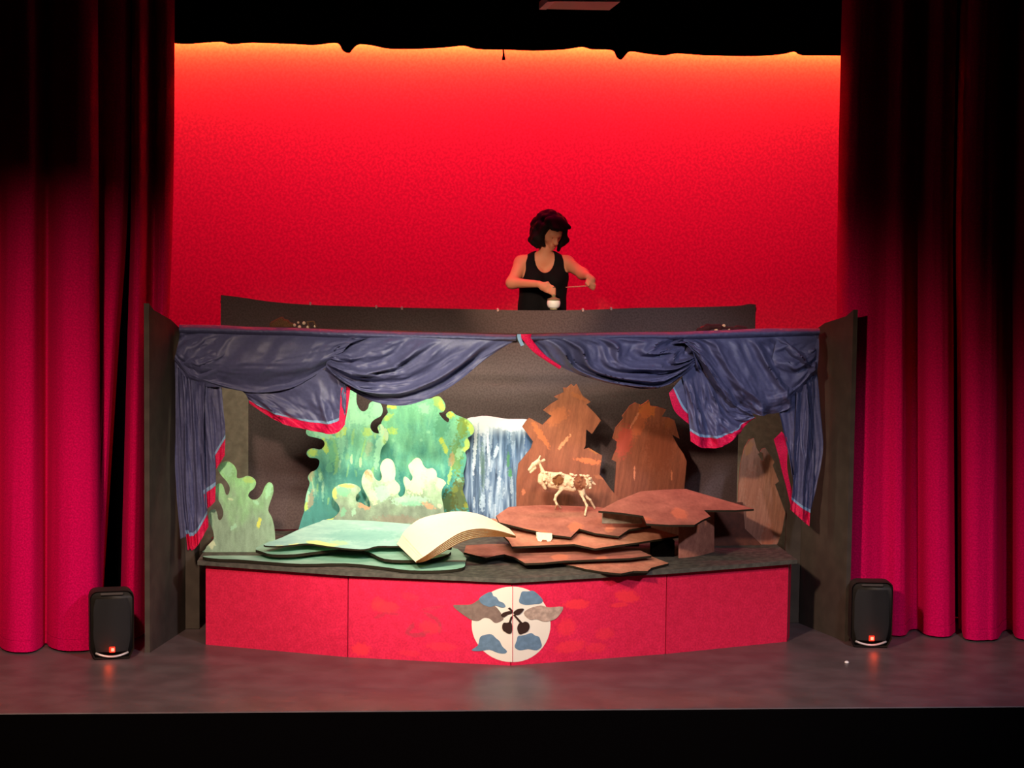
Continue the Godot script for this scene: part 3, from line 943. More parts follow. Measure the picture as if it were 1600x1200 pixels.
func build_scenery():
	var mint := Color(0.70, 0.93, 0.76)
	var lime := Color(0.84, 0.92, 0.42)
	var cream := Color(0.93, 0.96, 0.74)
	var teal := Color(0.30, 0.56, 0.52)
	var green := Color(0.50, 0.78, 0.60)
	var peach := Color(0.90, 0.62, 0.46)
	var olive := Color(0.36, 0.36, 0.18)
	var leafy := func(top: Color, low: Color, sd: float): return func(u, v):
		var t := clampf(v + 0.35 * nz.get_noise_3d(u * 5.0, v * 3.0, sd), 0.0, 1.0)
		var c := top.lerp(low, smoothstep(0.1, 0.8, t))
		var f := 1.0 + 0.14 * nz.get_noise_3d(u * 14.0, v * 5.0, sd + 4.0) + 0.07 * nz.get_noise_3d(u * 60.0, v * 60.0, sd)
		return Color(c.r * f, c.g * f, c.b * f)
	# tall green tree at the left
	var d := [[567, 655, 24, 10, 0.3, mint], [590, 640, 12, 16, 0.0, mint], [548, 640, 10, 24, 0.0, mint], [505, 680, 18, 6, 0.2, mint], [488, 707, 8, 7, 0.0, lime], [508, 697, 5, 14, -0.3, lime], [533, 675, 8, 10, 0.5, lime], [574, 675, 8, 9, 0.5, lime, 0.7], [520, 705, 8, 22, 0.0, green], [533, 692, 6, 26, 0.0, mint, 0.6], [560, 705, 14, 30, 0.0, green, 0.6], [600, 676, 8, 14, -0.5, cream, 0.8], [592, 700, 7, 26, 0.2, mint], [588, 725, 4, 12, 0.0, mint], [549, 717, 2.2, 7, 0.0, cream, 0.7], [563, 722, 2.6, 8, 0.0, cream, 0.7], [485, 745, 6, 14, 0.1, green], [487, 742, 4, 12, 0.2, peach, 0.5], [480, 775, 4, 14, 0.0, mint], [485, 782, 5, 16, 0.2, peach, 0.55], [478, 792, 3, 8, 0.1, lime], [504, 770, 2.5, 12, 0.0, mint, 0.5], [576, 700, 6, 14, 0.2, peach, 0.25], [545, 760, 24, 24, 0.0, teal, 0.7], [505, 800, 24, 14, 0.0, teal, 0.7], [490, 725, 5, 8, 0.3, lime, 0.7], [515, 730, 6, 10, 0.0, green, 0.7], [500, 745, 3, 8, 0.0, mint, 0.6]]
	rng.seed = 31
	for k in 60: d.append([rng.randf_range(484, 602), rng.randf_range(640, 790), rng.randf_range(1.4, 3.6), rng.randf_range(5, 18), rng.randf_range(-0.25, 0.25), [mint, green, teal, cream, lime][rng.randi() % 5], rng.randf_range(0.15, 0.45)])
	cutout("tree_cutout", pts([474, 850, 475, 800, 477, 782, 480, 768, 484, 755, 481, 746, 486, 738, 493, 735, 498, 728, 499, 720, 494, 716, 484, 715, 479, 709, 482, 703, 490, 701, 500, 703, 507, 696, 505, 688, 494, 684, 482, 681, 478, 675, 482, 668, 495, 662, 510, 650, 524, 630, 532, 612, 540, 596, 552, 594, 557, 610, 557, 628, 562, 640, 569, 643, 575, 638, 577, 631, 583, 627, 590, 628, 596, 633, 598, 642, 595, 650, 586, 655, 580, 661, 579, 669, 584, 676, 592, 677, 590, 668, 595, 663, 602, 668, 607, 678, 605, 690, 597, 699, 594, 712, 596, 730, 600, 760, 606, 800, 608, 850]), -1.48, 0.02, leafy.call(Color(0.64, 0.90, 0.72), teal, 1.0), d, "tall green painted tree cutout with wavy lobed edges, its top under the blue swag", "scenery cutout", 3)
	# rounded green tree behind it
	d = [[685, 628, 8, 14, -0.4, Color(0.70, 0.80, 0.42)], [690, 634, 5, 10, -0.5, lime], [664, 638, 10, 9, 0.6, mint], [703, 648, 7, 6, 0.3, Color(0.93, 0.90, 0.30)], [612, 635, 7, 4, 0.2, Color(0.93, 0.92, 0.35)], [606, 652, 10, 5, -0.6, lime], [613, 673, 8, 6, 0.0, lime], [730, 662, 9, 5, 0.7, lime], [737, 672, 5, 10, -0.3, lime], [722, 668, 9, 18, 0.0, Color(0.52, 0.60, 0.25)], [690, 688, 4, 6, 0.2, Color(0.90, 0.90, 0.30)], [695, 700, 4, 10, -0.3, Color(0.88, 0.90, 0.35)], [730, 693, 5, 10, 0.2, lime], [727, 702, 6, 5, 0.0, lime], [713, 712, 10, 30, 0.0, Color(0.45, 0.58, 0.30), 0.9], [717, 707, 6, 10, 0.2, mint, 0.6], [705, 718, 5, 12, 0.1, peach, 0.6], [702, 745, 3, 14, 0.2, lime, 0.7], [718, 775, 16, 30, 0.0, olive], [700, 785, 14, 20, 0.0, Color(0.30, 0.32, 0.16), 0.9], [718, 750, 5, 4, 0.0, mint, 0.5], [728, 790, 4, 5, 0.4, Color(0.62, 0.60, 0.2), 0.8], [710, 765, 5, 9, 0.3, Color(0.55, 0.58, 0.25), 0.6], [724, 770, 4, 8, -0.3, Color(0.48, 0.52, 0.22), 0.6], [669, 675, 3, 3, 0.0, mint, 0.7], [658, 687, 2.4, 3, 0.0, mint, 0.7], [614, 688, 3, 4, 0.0, mint, 0.7], [640, 650, 20, 14, 0.0, green, 0.5], [690, 665, 12, 20, 0.3, Color(0.36, 0.62, 0.48), 0.7]]
	for k in 50: d.append([rng.randf_range(606, 722), rng.randf_range(640, 750), rng.randf_range(1.8, 5.0), rng.randf_range(6, 20), rng.randf_range(-0.3, 0.3), [mint, green, teal, green, Color(0.36, 0.62, 0.48)][rng.randi() % 5], rng.randf_range(0.12, 0.35)])
	cutout("tree_cutout", pts([588, 850, 588, 700, 592, 680, 594, 668, 598, 655, 606, 645, 604, 636, 612, 628, 640, 618, 666, 624, 680, 620, 687, 620, 694, 628, 696, 637, 692, 644, 686, 645, 690, 652, 699, 660, 702, 655, 697, 650, 699, 645, 706, 643, 712, 648, 722, 652, 731, 656, 738, 663, 741, 672, 737, 680, 731, 684, 734, 692, 733, 700, 727, 706, 729, 716, 727, 728, 724, 740, 726, 752, 723, 765, 728, 780, 733, 800, 734, 850]), -1.54, 0.02, leafy.call(Color(0.54, 0.82, 0.64), Color(0.26, 0.55, 0.53), 7.0), d, "broad rounded green painted tree cutout between the tall tree and the waterfall", "scenery cutout", 3)
	# pale bush in front of them
	d = [[603, 735, 12, 20, 0.0, cream], [615, 762, 9, 12, 0.3, cream, 0.8], [652, 728, 10, 16, 0.0, cream], [673, 742, 12, 10, 0.0, cream], [688, 756, 9, 9, 0.0, cream], [650, 760, 14, 14, 0.0, cream], [636, 752, 5, 10, 0.3, cream], [576, 744, 5, 10, -0.4, peach], [577, 750, 4, 9, -0.4, cream, 0.6], [535, 766, 12, 9, 0.2, green], [522, 770, 4, 12, -0.2, lime], [542, 759, 14, 3, 0.1, lime], [515, 810, 9, 3.4, -0.5, lime], [568, 790, 10, 5, 0.3, peach], [596, 770, 14, 14, 0.0, mint], [582, 775, 6, 14, -0.3, cream, 0.7], [640, 782, 30, 8, 0.0, mint, 0.8], [645, 787, 18, 4, 0.0, green, 0.7], [670, 790, 12, 5, 0.4, peach, 0.7], [686, 790, 5, 4, 0.0, cream, 0.6], [552, 800, 4, 6, 0.3, mint, 0.7], [620, 812, 40, 8, 0.0, Color(0.62, 0.48, 0.42), 0.4], [536, 800, 4, 9, 0.3, green, 0.8]]
	cutout("bush_cutout", pts([540, 850, 510, 818, 511, 812, 518, 811, 526, 805, 531, 797, 528, 788, 521, 780, 519, 770, 523, 762, 533, 757, 548, 756, 558, 759, 564, 765, 560, 770, 556, 776, 557, 784, 564, 786, 572, 791, 578, 792, 577, 782, 572, 772, 566, 760, 565, 750, 568, 740, 574, 734, 581, 737, 586, 748, 593, 752, 597, 745, 594, 732, 597, 722, 604, 717, 612, 719, 617, 728, 618, 740, 617, 750, 624, 758, 625, 766, 622, 772, 626, 777, 632, 772, 633, 762, 630, 752, 632, 745, 638, 748, 642, 752, 645, 746, 641, 738, 638, 728, 643, 722, 650, 716, 657, 718, 662, 728, 668, 733, 676, 732, 682, 738, 683, 746, 691, 749, 697, 755, 692, 762, 690, 775, 694, 800, 696, 850]), -1.32, 0.02, leafy.call(Color(0.76, 0.93, 0.72), Color(0.50, 0.56, 0.48), 13.0), d, "pale green painted bush cutout standing in front of the tall trees", "scenery cutout", 3)
	# bush by the left blue tail
	d = [[354, 735, 9, 10, 0.0, mint, 0.4], [388, 750, 9, 5, 0.2, lime, 0.5], [420, 765, 5, 14, 0.3, mint, 0.6], [404, 818, 3, 9, 0.3, Color(0.93, 0.93, 0.35)], [331, 850, 5, 8, 0.4, cream, 0.7], [360, 780, 4, 2, 0.2, cream, 0.6], [365, 823, 6, 3, -0.7, mint, 0.6], [400, 785, 5, 3, 0.4, mint, 0.7]]
	cutout("bush_cutout", pts([318, 885, 321, 858, 327, 850, 334, 842, 333, 830, 328, 816, 326, 803, 331, 796, 337, 797, 340, 806, 342, 813, 347, 810, 349, 800, 345, 788, 339, 778, 336, 766, 339, 757, 346, 756, 350, 763, 353, 773, 357, 772, 359, 762, 354, 752, 345, 742, 341, 733, 346, 724, 355, 721, 365, 727, 370, 737, 370, 747, 378, 747, 386, 744, 395, 747, 400, 754, 397, 763, 390, 769, 388, 776, 394, 781, 402, 780, 409, 772, 414, 760, 420, 754, 426, 758, 427, 770, 422, 785, 419, 798, 425, 810, 429, 828, 430, 848, 430, 885]), -0.84, 0.02, leafy.call(Color(0.60, 0.84, 0.56), Color(0.56, 0.66, 0.54), 19.0), d, "dull green fingered bush cutout beside the left blue tail", "scenery cutout", 3)
	# waterfall
	d = [[780, 658, 50, 9, 0.0, Color(0.95, 0.96, 0.96)], [752, 668, 12, 12, 0.0, Color(0.93, 0.95, 0.96)], [800, 665, 26, 9, 0.0, Color(0.93, 0.95, 0.96)]]
	rng.seed = 21
	for k in 44:
		var x := rng.randf_range(736, 828)
		var y := rng.randf_range(680, 800)
		var c: Color = [Color(0.85, 0.90, 0.94), Color(0.22, 0.30, 0.38), Color(0.52, 0.62, 0.72), Color(0.30, 0.42, 0.55), Color(0.92, 0.95, 0.97), Color(0.34, 0.45, 0.38)][rng.randi() % 6]
		d.append([x, y, rng.randf_range(1.6, 4.4), rng.randf_range(10, 30), 0.0, c, rng.randf_range(0.25, 0.65)])
	d.append_array([[742, 700, 3, 44, 0.05, Color(0.93, 0.96, 0.97), 0.9], [762, 690, 2, 26, 0.0, Color(0.92, 0.95, 0.97), 0.9], [794, 720, 2.4, 16, 0.0, Color(0.3, 0.55, 0.32), 0.8], [797, 740, 3, 8, 0.0, Color(0.3, 0.6, 0.34), 0.8], [754, 785, 5, 14, 0.0, Color(0.80, 0.87, 0.92), 0.7], [775, 705, 3, 14, 0.2, Color(0.9, 0.94, 0.97), 0.8], [825, 690, 6, 20, 0.0, Color(0.30, 0.42, 0.62), 0.7]])
	cutout("waterfall_cutout", pts([722, 850, 722, 690, 724, 664, 731, 654, 742, 652, 755, 650, 768, 651, 780, 653, 795, 655, 812, 655, 824, 656, 832, 662, 833, 680, 831, 700, 828, 715, 820, 740, 818, 850]), -1.62, 0.02, func(u, v):
		var t := nz.get_noise_3d(u * 15.0, v * 2.4, 3.0) + 0.4 * nz.get_noise_3d(u * 34.0, v * 4.0, 8.0)
		var c := Color(0.40, 0.49, 0.60).lerp(Color(0.80, 0.86, 0.92) if t > 0.0 else Color(0.15, 0.20, 0.28), minf(absf(t) * 1.1, 1.0))
		return c.lerp(Color(0.94, 0.96, 0.97), smoothstep(0.20, 0.03, v)), d, "painted waterfall cutout in white and blue streaks", "scenery cutout", 2)
	# brown trees
	var rust := func(top: Color, low: Color, sd: float): return func(u, v):
		var t := clampf(v + 0.3 * nz.get_noise_3d(u * 5.0, v * 2.0, sd), 0.0, 1.0)
		var c := top.lerp(low, t)
		var f := 1.0 + 0.16 * nz.get_noise_3d(u * 18.0 + v * 4.0, v * 3.0, sd + 4.0) + 0.08 * nz.get_noise_3d(u * 70.0, v * 24.0, sd)
		return Color(c.r * f, c.g * f, c.b * f)
	d = [[882, 690, 3, 16, 0.7, Color(0.95, 0.62, 0.44)], [845, 680, 5, 26, -0.6, Color(0.84, 0.46, 0.27), 0.7], [920, 720, 22, 5, 0.15, Color(0.92, 0.48, 0.30)], [818, 768, 3, 6, 0.2, Color(0.90, 0.50, 0.36), 0.8], [930, 705, 12, 3, 0.3, Color(0.78, 0.48, 0.24), 0.7], [850, 740, 26, 10, 0.0, Color(0.52, 0.24, 0.16), 0.4], [870, 650, 20, 14, -0.5, Color(0.80, 0.45, 0.27), 0.5], [940, 745, 12, 4, 0.1, Color(0.76, 0.46, 0.32), 0.6], [905, 620, 16, 4, 0.4, Color(0.74, 0.42, 0.24), 0.6]]
	cutout("brown_tree_cutout", pts([806, 850, 807, 790, 807, 752, 810, 725, 822, 710, 830, 700, 833, 690, 816, 667, 822, 658, 827, 653, 848, 664, 862, 650, 849, 641, 860, 632, 873, 624, 866, 620, 881, 613, 880, 606, 886, 606, 893, 600, 897, 604, 901, 600, 910, 618, 923, 628, 916, 632, 930, 646, 939, 657, 925, 678, 916, 671, 915, 696, 912, 702, 920, 700, 941, 712, 938, 730, 937, 742, 942, 747, 954, 764, 968, 780, 970, 850]), -1.46, 0.02, rust.call(Color(0.61, 0.37, 0.26), Color(0.50, 0.28, 0.21), 27.0), d, "large jagged brown tree cutout in the middle, behind the goat puppet", "scenery cutout", 0)
	d = [[1010, 640, 14, 14, 0.3, Color(0.86, 0.46, 0.22)], [1000, 660, 10, 30, 0.4, Color(0.80, 0.40, 0.24), 0.7], [975, 690, 14, 26, 0.2, Color(0.76, 0.28, 0.22), 0.7], [992, 655, 2, 16, 0.5, Color(0.92, 0.56, 0.40), 0.8], [991, 739, 1.6, 10, 0.0, Color(0.92, 0.56, 0.42), 0.9], [1049, 742, 1.6, 9, 0.0, Color(0.88, 0.52, 0.36), 0.8], [1030, 700, 24, 40, 0.0, Color(0.50, 0.24, 0.14), 0.45], [1045, 660, 7, 10, 0.3, Color(0.66, 0.36, 0.2), 0.6]]
	cutout("brown_tree_cutout", pts([958, 850, 960, 765, 962, 742, 963, 722, 956, 718, 960, 708, 963, 702, 964, 690, 957, 685, 962, 668, 974, 654, 972, 650, 980, 640, 984, 634, 993, 629, 1002, 633, 1014, 625, 1016, 634, 1029, 636, 1041, 640, 1034, 651, 1046, 653, 1054, 657, 1058, 672, 1062, 686, 1050, 679, 1060, 698, 1068, 709, 1073, 721, 1071, 745, 1068, 775, 1070, 850]), -1.50, 0.02, rust.call(Color(0.62, 0.35, 0.24), Color(0.46, 0.25, 0.19), 33.0), d, "reddish brown rounded tree cutout right of the large jagged one", "scenery cutout", 0)
	d = [[1170, 700, 6, 14, 0.3, Color(0.72, 0.50, 0.30), 0.7], [1200, 840, 10, 20, 0.0, Color(0.62, 0.30, 0.20), 0.5], [1175, 760, 14, 30, 0.0, Color(0.58, 0.36, 0.27), 0.5]]
	cutout("brown_rock_cutout", pts([1152, 880, 1153, 800, 1154, 760, 1157, 725, 1163, 700, 1170, 688, 1178, 685, 1182, 700, 1187, 708, 1184, 709, 1191, 721, 1194, 720, 1192, 708, 1188, 706, 1190, 702, 1196, 700, 1206, 715, 1210, 722, 1207, 727, 1213, 742, 1217, 752, 1211, 757, 1218, 776, 1227, 801, 1222, 830, 1214, 862, 1212, 880]), -1.14, 0.02, rust.call(Color(0.63, 0.46, 0.36), Color(0.60, 0.40, 0.32), 39.0), d, "greyish brown jagged cutout with a crack at far right, by the right blue tail", "scenery cutout", 0)

# ------------------------------------------------------------------ the stepped hills and the book
func shelf(called, outline: PackedVector2Array, h: float, z0: float, slope: float, under: float, thick: float, m, label, category, smooth: int, parent = null):
	# a board lying on the table, its top at height h where z = z0 and rising by slope towards the back
	if smooth > 0: outline = rounded(outline, smooth)
	var o3 := Vector3(0, h, z0)
	var v3 := Vector3(0, slope, -1).normalized()
	var poly := PackedVector2Array()
	for p in outline:
		var w := pn(p.x, p.y, o3, Vector3(0, 1, slope).normalized()) - o3
		poly.append(Vector2(w.x, w.dot(v3)))
	var r := bounds(poly)
	var c := r.get_center()
	var mid := o3 + Vector3.RIGHT * c.x + v3 * c.y
	var o = parent
	if o == null: o = thing(called, Vector3(mid.x, under, mid.z), label, category)
	var st := begin(false)
	var rim := begin(false)
	board(st, poly, o3, Vector3.RIGHT, v3, thick, r, rim)
	var bd := done(st, "board", m, o)
	done(rim, "cut_edge", mats.cutedge, bd)
	if parent == null:
		for s in [-0.25, 0.25]:
			var b := mid + Vector3(r.size.x * s, 0, 0.0)
			var low := b.y - thick - 0.04 * absf(slope)
			if low - under < 0.006: continue
			st = begin(false)
			box(st, Vector3(b.x - 0.05, under, b.z - 0.03), Vector3(b.x + 0.05, low, b.z + 0.03), 0.003)
			done(st, "spacer", mats.cutedge, o)
	return o

func painted(w: int, h: int, base: Callable, dabs := []) -> StandardMaterial3D:
	var img := canvas(w, h, base)
	for d in dabs: dab(img, Vector2(d[0] * w, d[1] * h), d[2] * w, d[3] * h, d[4], d[5], d[6])
	var m := mat(Color.WHITE, 0.7, 0.35)
	m.albedo_texture = ImageTexture.create_from_image(img)
	return m

func build_book_and_hills():
	var moss := func(sd: float, a: Color, b: Color): return func(u, v):
		var t := 0.5 + 0.7 * nz.get_noise_3d(u * 6.0, v * 5.0, sd) + 0.25 * nz.get_noise_3d(u * 30.0, v * 20.0, sd)
		return a.lerp(b, clampf(t, 0.0, 1.0))
	var g1 := Color(0.46, 0.64, 0.53)
	var g2 := Color(0.58, 0.76, 0.66)
	var lime := Color(0.80, 0.90, 0.52)
	var top := painted(420, 160, moss.call(2.0, Color(0.52, 0.72, 0.66), Color(0.64, 0.82, 0.74)), [[0.30, 0.80, 0.07, 0.08, 0.3, lime, 0.8], [0.20, 0.86, 0.06, 0.05, 0.0, Color(0.93, 0.95, 0.55), 0.8], [0.42, 0.78, 0.05, 0.07, 0.2, Color(0.66, 0.88, 0.60), 0.8], [0.36, 0.86, 0.06, 0.06, 0.0, lime, 0.7], [0.10, 0.92, 0.05, 0.05, 0.0, Color(0.93, 0.95, 0.6), 0.8], [0.55, 0.55, 0.2, 0.2, 0.0, Color(0.42, 0.66, 0.60), 0.5]])
	var mid := painted(300, 120, moss.call(5.0, g1, g2))
	shelf("hill_layer", pts([318, 870, 332, 868, 436, 867, 520, 858, 600, 854, 700, 854, 726, 868, 727, 880, 722, 887, 690, 891, 640, 891, 600, 886, 540, 880, 470, 881, 410, 877, 370, 874, 340, 873]), 0.604, -0.3, 0.0, 0.58, 0.02, mid, "lowest and widest green scenery layer, lying along the table edge", "scenery layer", 3)
	shelf("hill_layer", pts([400, 856, 440, 842, 540, 842, 640, 842, 690, 846, 705, 862, 680, 872, 640, 875, 600, 873, 575, 862, 540, 858, 500, 861, 460, 866, 425, 866, 410, 862]), 0.645, -0.3, 0.02, 0.605, 0.02, mid, "middle green scenery layer, its left tip over the lowest one", "scenery layer", 3)
	shelf("hill_layer", pts([412, 851, 440, 840, 470, 826, 500, 815, 512, 812, 580, 814, 660, 822, 690, 838, 660, 850, 620, 853, 590, 853, 570, 858, 545, 857, 510, 853, 480, 849, 450, 852, 430, 853]), 0.70, -0.4, 0.10, 0.66, 0.012, top, "topmost green scenery layer with lime brush marks, left of the book", "scenery layer", 3)
	# brown layers
	var rust := func(sd: float, a: Color, b: Color): return func(u, v):
		var t := 0.5 + 0.6 * nz.get_noise_3d(u * 7.0, v * 4.0, sd) + 0.3 * nz.get_noise_3d(u * 40.0, v * 14.0, sd)
		return a.lerp(b, clampf(t, 0.0, 1.0))
	var r1 := Color(0.53, 0.325, 0.26)
	var r2 := Color(0.70, 0.46, 0.37)
	var bark := painted(360, 140, rust.call(2.0, r1, r2), [[0.5, 0.7, 0.05, 0.16, 0.5, Color(0.85, 0.50, 0.34), 0.6], [0.2, 0.8, 0.12, 0.05, 0.2, Color(0.82, 0.46, 0.30), 0.5], [0.72, 0.75, 0.03, 0.12, 0.6, Color(0.86, 0.52, 0.36), 0.6]])
	var bark2 := painted(300, 100, rust.call(6.0, Color(0.62, 0.40, 0.30), Color(0.82, 0.57, 0.44)))
	var st: SurfaceTool
	shelf("rock_layer", pts([870, 880, 900, 868, 960, 864, 1017, 869, 1045, 880, 1018, 887, 1012, 892, 990, 892, 970, 896, 940, 893, 915, 889, 895, 884]), 0.598, -0.3, 0.0, 0.58, 0.014, bark2, "lowest brown rock layer, jutting over the table edge", "rock layer", 0)
	shelf("rock_layer", pts([725, 863, 728, 852, 760, 850, 900, 850, 1000, 860, 1018, 868, 985, 872, 930, 874, 882, 876, 850, 879, 820, 880, 805, 871, 788, 866, 775, 868, 760, 872]), 0.634, -0.3, 0.0, 0.599, 0.014, bark, "second brown rock layer from the table, under the right end of the book", "rock layer", 0)
	shelf("rock_layer", pts([762, 810, 800, 812, 900, 816, 1010, 822, 1062, 837, 1025, 843, 1000, 847, 962, 852, 930, 857, 897, 850, 850, 852, 800, 854, 795, 845, 780, 830]), 0.695, -0.36, 0.08, 0.635, 0.014, bark2, "third brown rock layer from the table, carrying the small cream block", "rock layer", 0)
	shelf("rock_layer", pts([775, 806, 795, 792, 845, 789, 935, 792, 1000, 806, 1017, 822, 983, 827, 967, 838, 930, 833, 905, 826, 892, 839, 867, 836, 820, 826, 780, 816]), 0.752, -0.6, 0.15, 0.752, 0.014, bark, "upper brown rock layer that the goat puppet stands on", "rock layer", 0)
	var ra := py_(1024, 872, 0.60)
	var rb := py_(1056, 868, 0.60)
	org = ra
	st = begin(false)
	box(st, Vector3(ra.x, 0.58, rb.z - 0.16), Vector3(rb.x, 0.695, rb.z - 0.06), 0.004)
	tag(done(st, "riser_block", mats.soot), "black block under the right end of the third brown layer", "block")
	# the raised rock table at the right
	var o := thing("rock_table", py_(1060, 850, 0.58), "raised brown rock platform with a jagged top, right of the goat", "rock platform")
	shelf("rock_table", pts([935, 798, 965, 782, 1000, 768, 1035, 765, 1072, 764, 1120, 778, 1178, 795, 1150, 797, 1100, 797, 1110, 807, 1098, 812, 1085, 820, 1045, 820, 1010, 818, 1005, 806, 970, 801]), 0.88, -0.25, 0.09, 0.58, 0.014, bark, "", "", 0, o)
	var base := py_(1060, 872, 0.58)
	var base2 := py_(1116, 862, 0.58)
	st = begin()
	var rows := [[], []]
	for k in 5:
		var t := k / 4.0
		var p := base.lerp(base2, t) + Vector3(0, 0, 0.05 * sin(PI * t))
		rows[0].append(Vector3(p.x, 0.58, p.z))
		rows[1].append(Vector3(p.x, 0.875, p.z - 0.03))
	cloth(st, rows, 12, 3, func(_u, _v): return 0.0)
	bark.cull_mode = BaseMaterial3D.CULL_DISABLED
	done(st, "front_face", bark, o)
	st = begin(false)
	var sp := PackedVector2Array([Vector2(0, 0.58), Vector2(0.40, 0.58), Vector2(0.27, 0.70), Vector2(0.25, 0.89), Vector2(0, 0.89)])
	board(st, sp, Vector3(base2.x, 0, base2.z - 0.24), Vector3(0.99, 0, -0.10), Vector3.UP, 0.018, bounds(sp))
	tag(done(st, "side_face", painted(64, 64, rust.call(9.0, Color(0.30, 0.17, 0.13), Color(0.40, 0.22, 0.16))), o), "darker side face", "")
	st = begin(false)
	var bb := pn(940, 800, Vector3(0, 0.88, -0.25), Vector3(0, 1, 0.09).normalized())
	box(st, Vector3(bb.x + 0.02, bb.y - 0.10, bb.z - 0.14), Vector3(bb.x + 0.30, bb.y - 0.02, bb.z - 0.12), 0.004)
	done(st, "back_face", mats.grey, o)
	# the open book: an arched block of pages
	o = thing("open_book", Vector3(py_(700, 850, 0.70).x, 0.70, py_(700, 850, 0.70).z), "arched cream pages of a giant open book between green and brown layers", "book")
	var paper := grain(mat(Color(0.97, 0.93, 0.78), 0.8, 0.3), 0.02, 51, 0.97, 3.0)
	paper.cull_mode = BaseMaterial3D.CULL_DISABLED
	var rim := mat(Color(0.50, 0.32, 0.16), 0.85, 0.3)
	rim.cull_mode = BaseMaterial3D.CULL_DISABLED
	var front := [Vector2(650, 877), Vector2(668, 866), Vector2(690, 850), Vector2(720, 832), Vector2(748, 826), Vector2(778, 829), Vector2(806, 837)]
	var back := [Vector2(620, 848), Vector2(634, 828), Vector2(656, 811), Vector2(690, 802), Vector2(722, 799), Vector2(756, 806), Vector2(796, 826)]
	var zf := py_(655, 878, 0.67).z
	for s in 6:
		var a := []
		var b := []
		for i in front.size():
			var t := float(i) / (front.size() - 1)
			var sink := s * 0.012 * (0.12 + 0.88 * sin(PI * clampf(t, 0.0, 1.0)))
			a.append(pz(front[i].x, front[i].y, zf - 0.004 * s) - Vector3(0, sink, 0))
			b.append(pz(back[i].x, back[i].y, zf - 0.50) - Vector3(0, sink, 0))
		st = begin()
		cloth(st, [b, a], 36, 8, func(_u, _v): return 0.0, 0.11 - 0.022 * s, 1.0, 0.0, 1.0, Vector3.UP)
		var pg := done(st, "page", paper, o)
		st = begin()
		var a2 := []
		for p in a: a2.append(p - Vector3(0, 0.007, 0.002))
		cloth(st, [a, a2], 36, 1, func(_u, _v): return 0.0)
		done(st, "page_edge", rim, pg)
	st = begin(false)
	var sup := pz(720, 838, zf - 0.25)
	box(st, Vector3(sup.x - 0.09, 0.68, sup.z - 0.20), Vector3(sup.x - 0.05, sup.y - 0.02, sup.z - 0.16), 0.004)
	done(st, "inner_support", mats.cutedge, o)
	# the small cream block
	var c := pn(850, 846, Vector3(0, 0.696, -0.36), Vector3(0, 1, 0.08).normalized())
	o = thing("cream_block", c, "small cream arched block lying on the third brown layer", "block")
	st = begin(false)
	var bp := pts([-52, 62, 0, 56, 52, 54, 52, 18, 40, 2, 22, 0, 14, 12, -12, 13, -20, 0, -40, 4, -50, 24])
	var bs := PackedVector2Array()
	for p in bp: bs.append(p * 0.00104)
	board(st, bs, c + Vector3(0, 0, 0.01), Vector3.RIGHT, Vector3.UP, 0.022, bounds(bs))
	done(st, "block", paper, o)

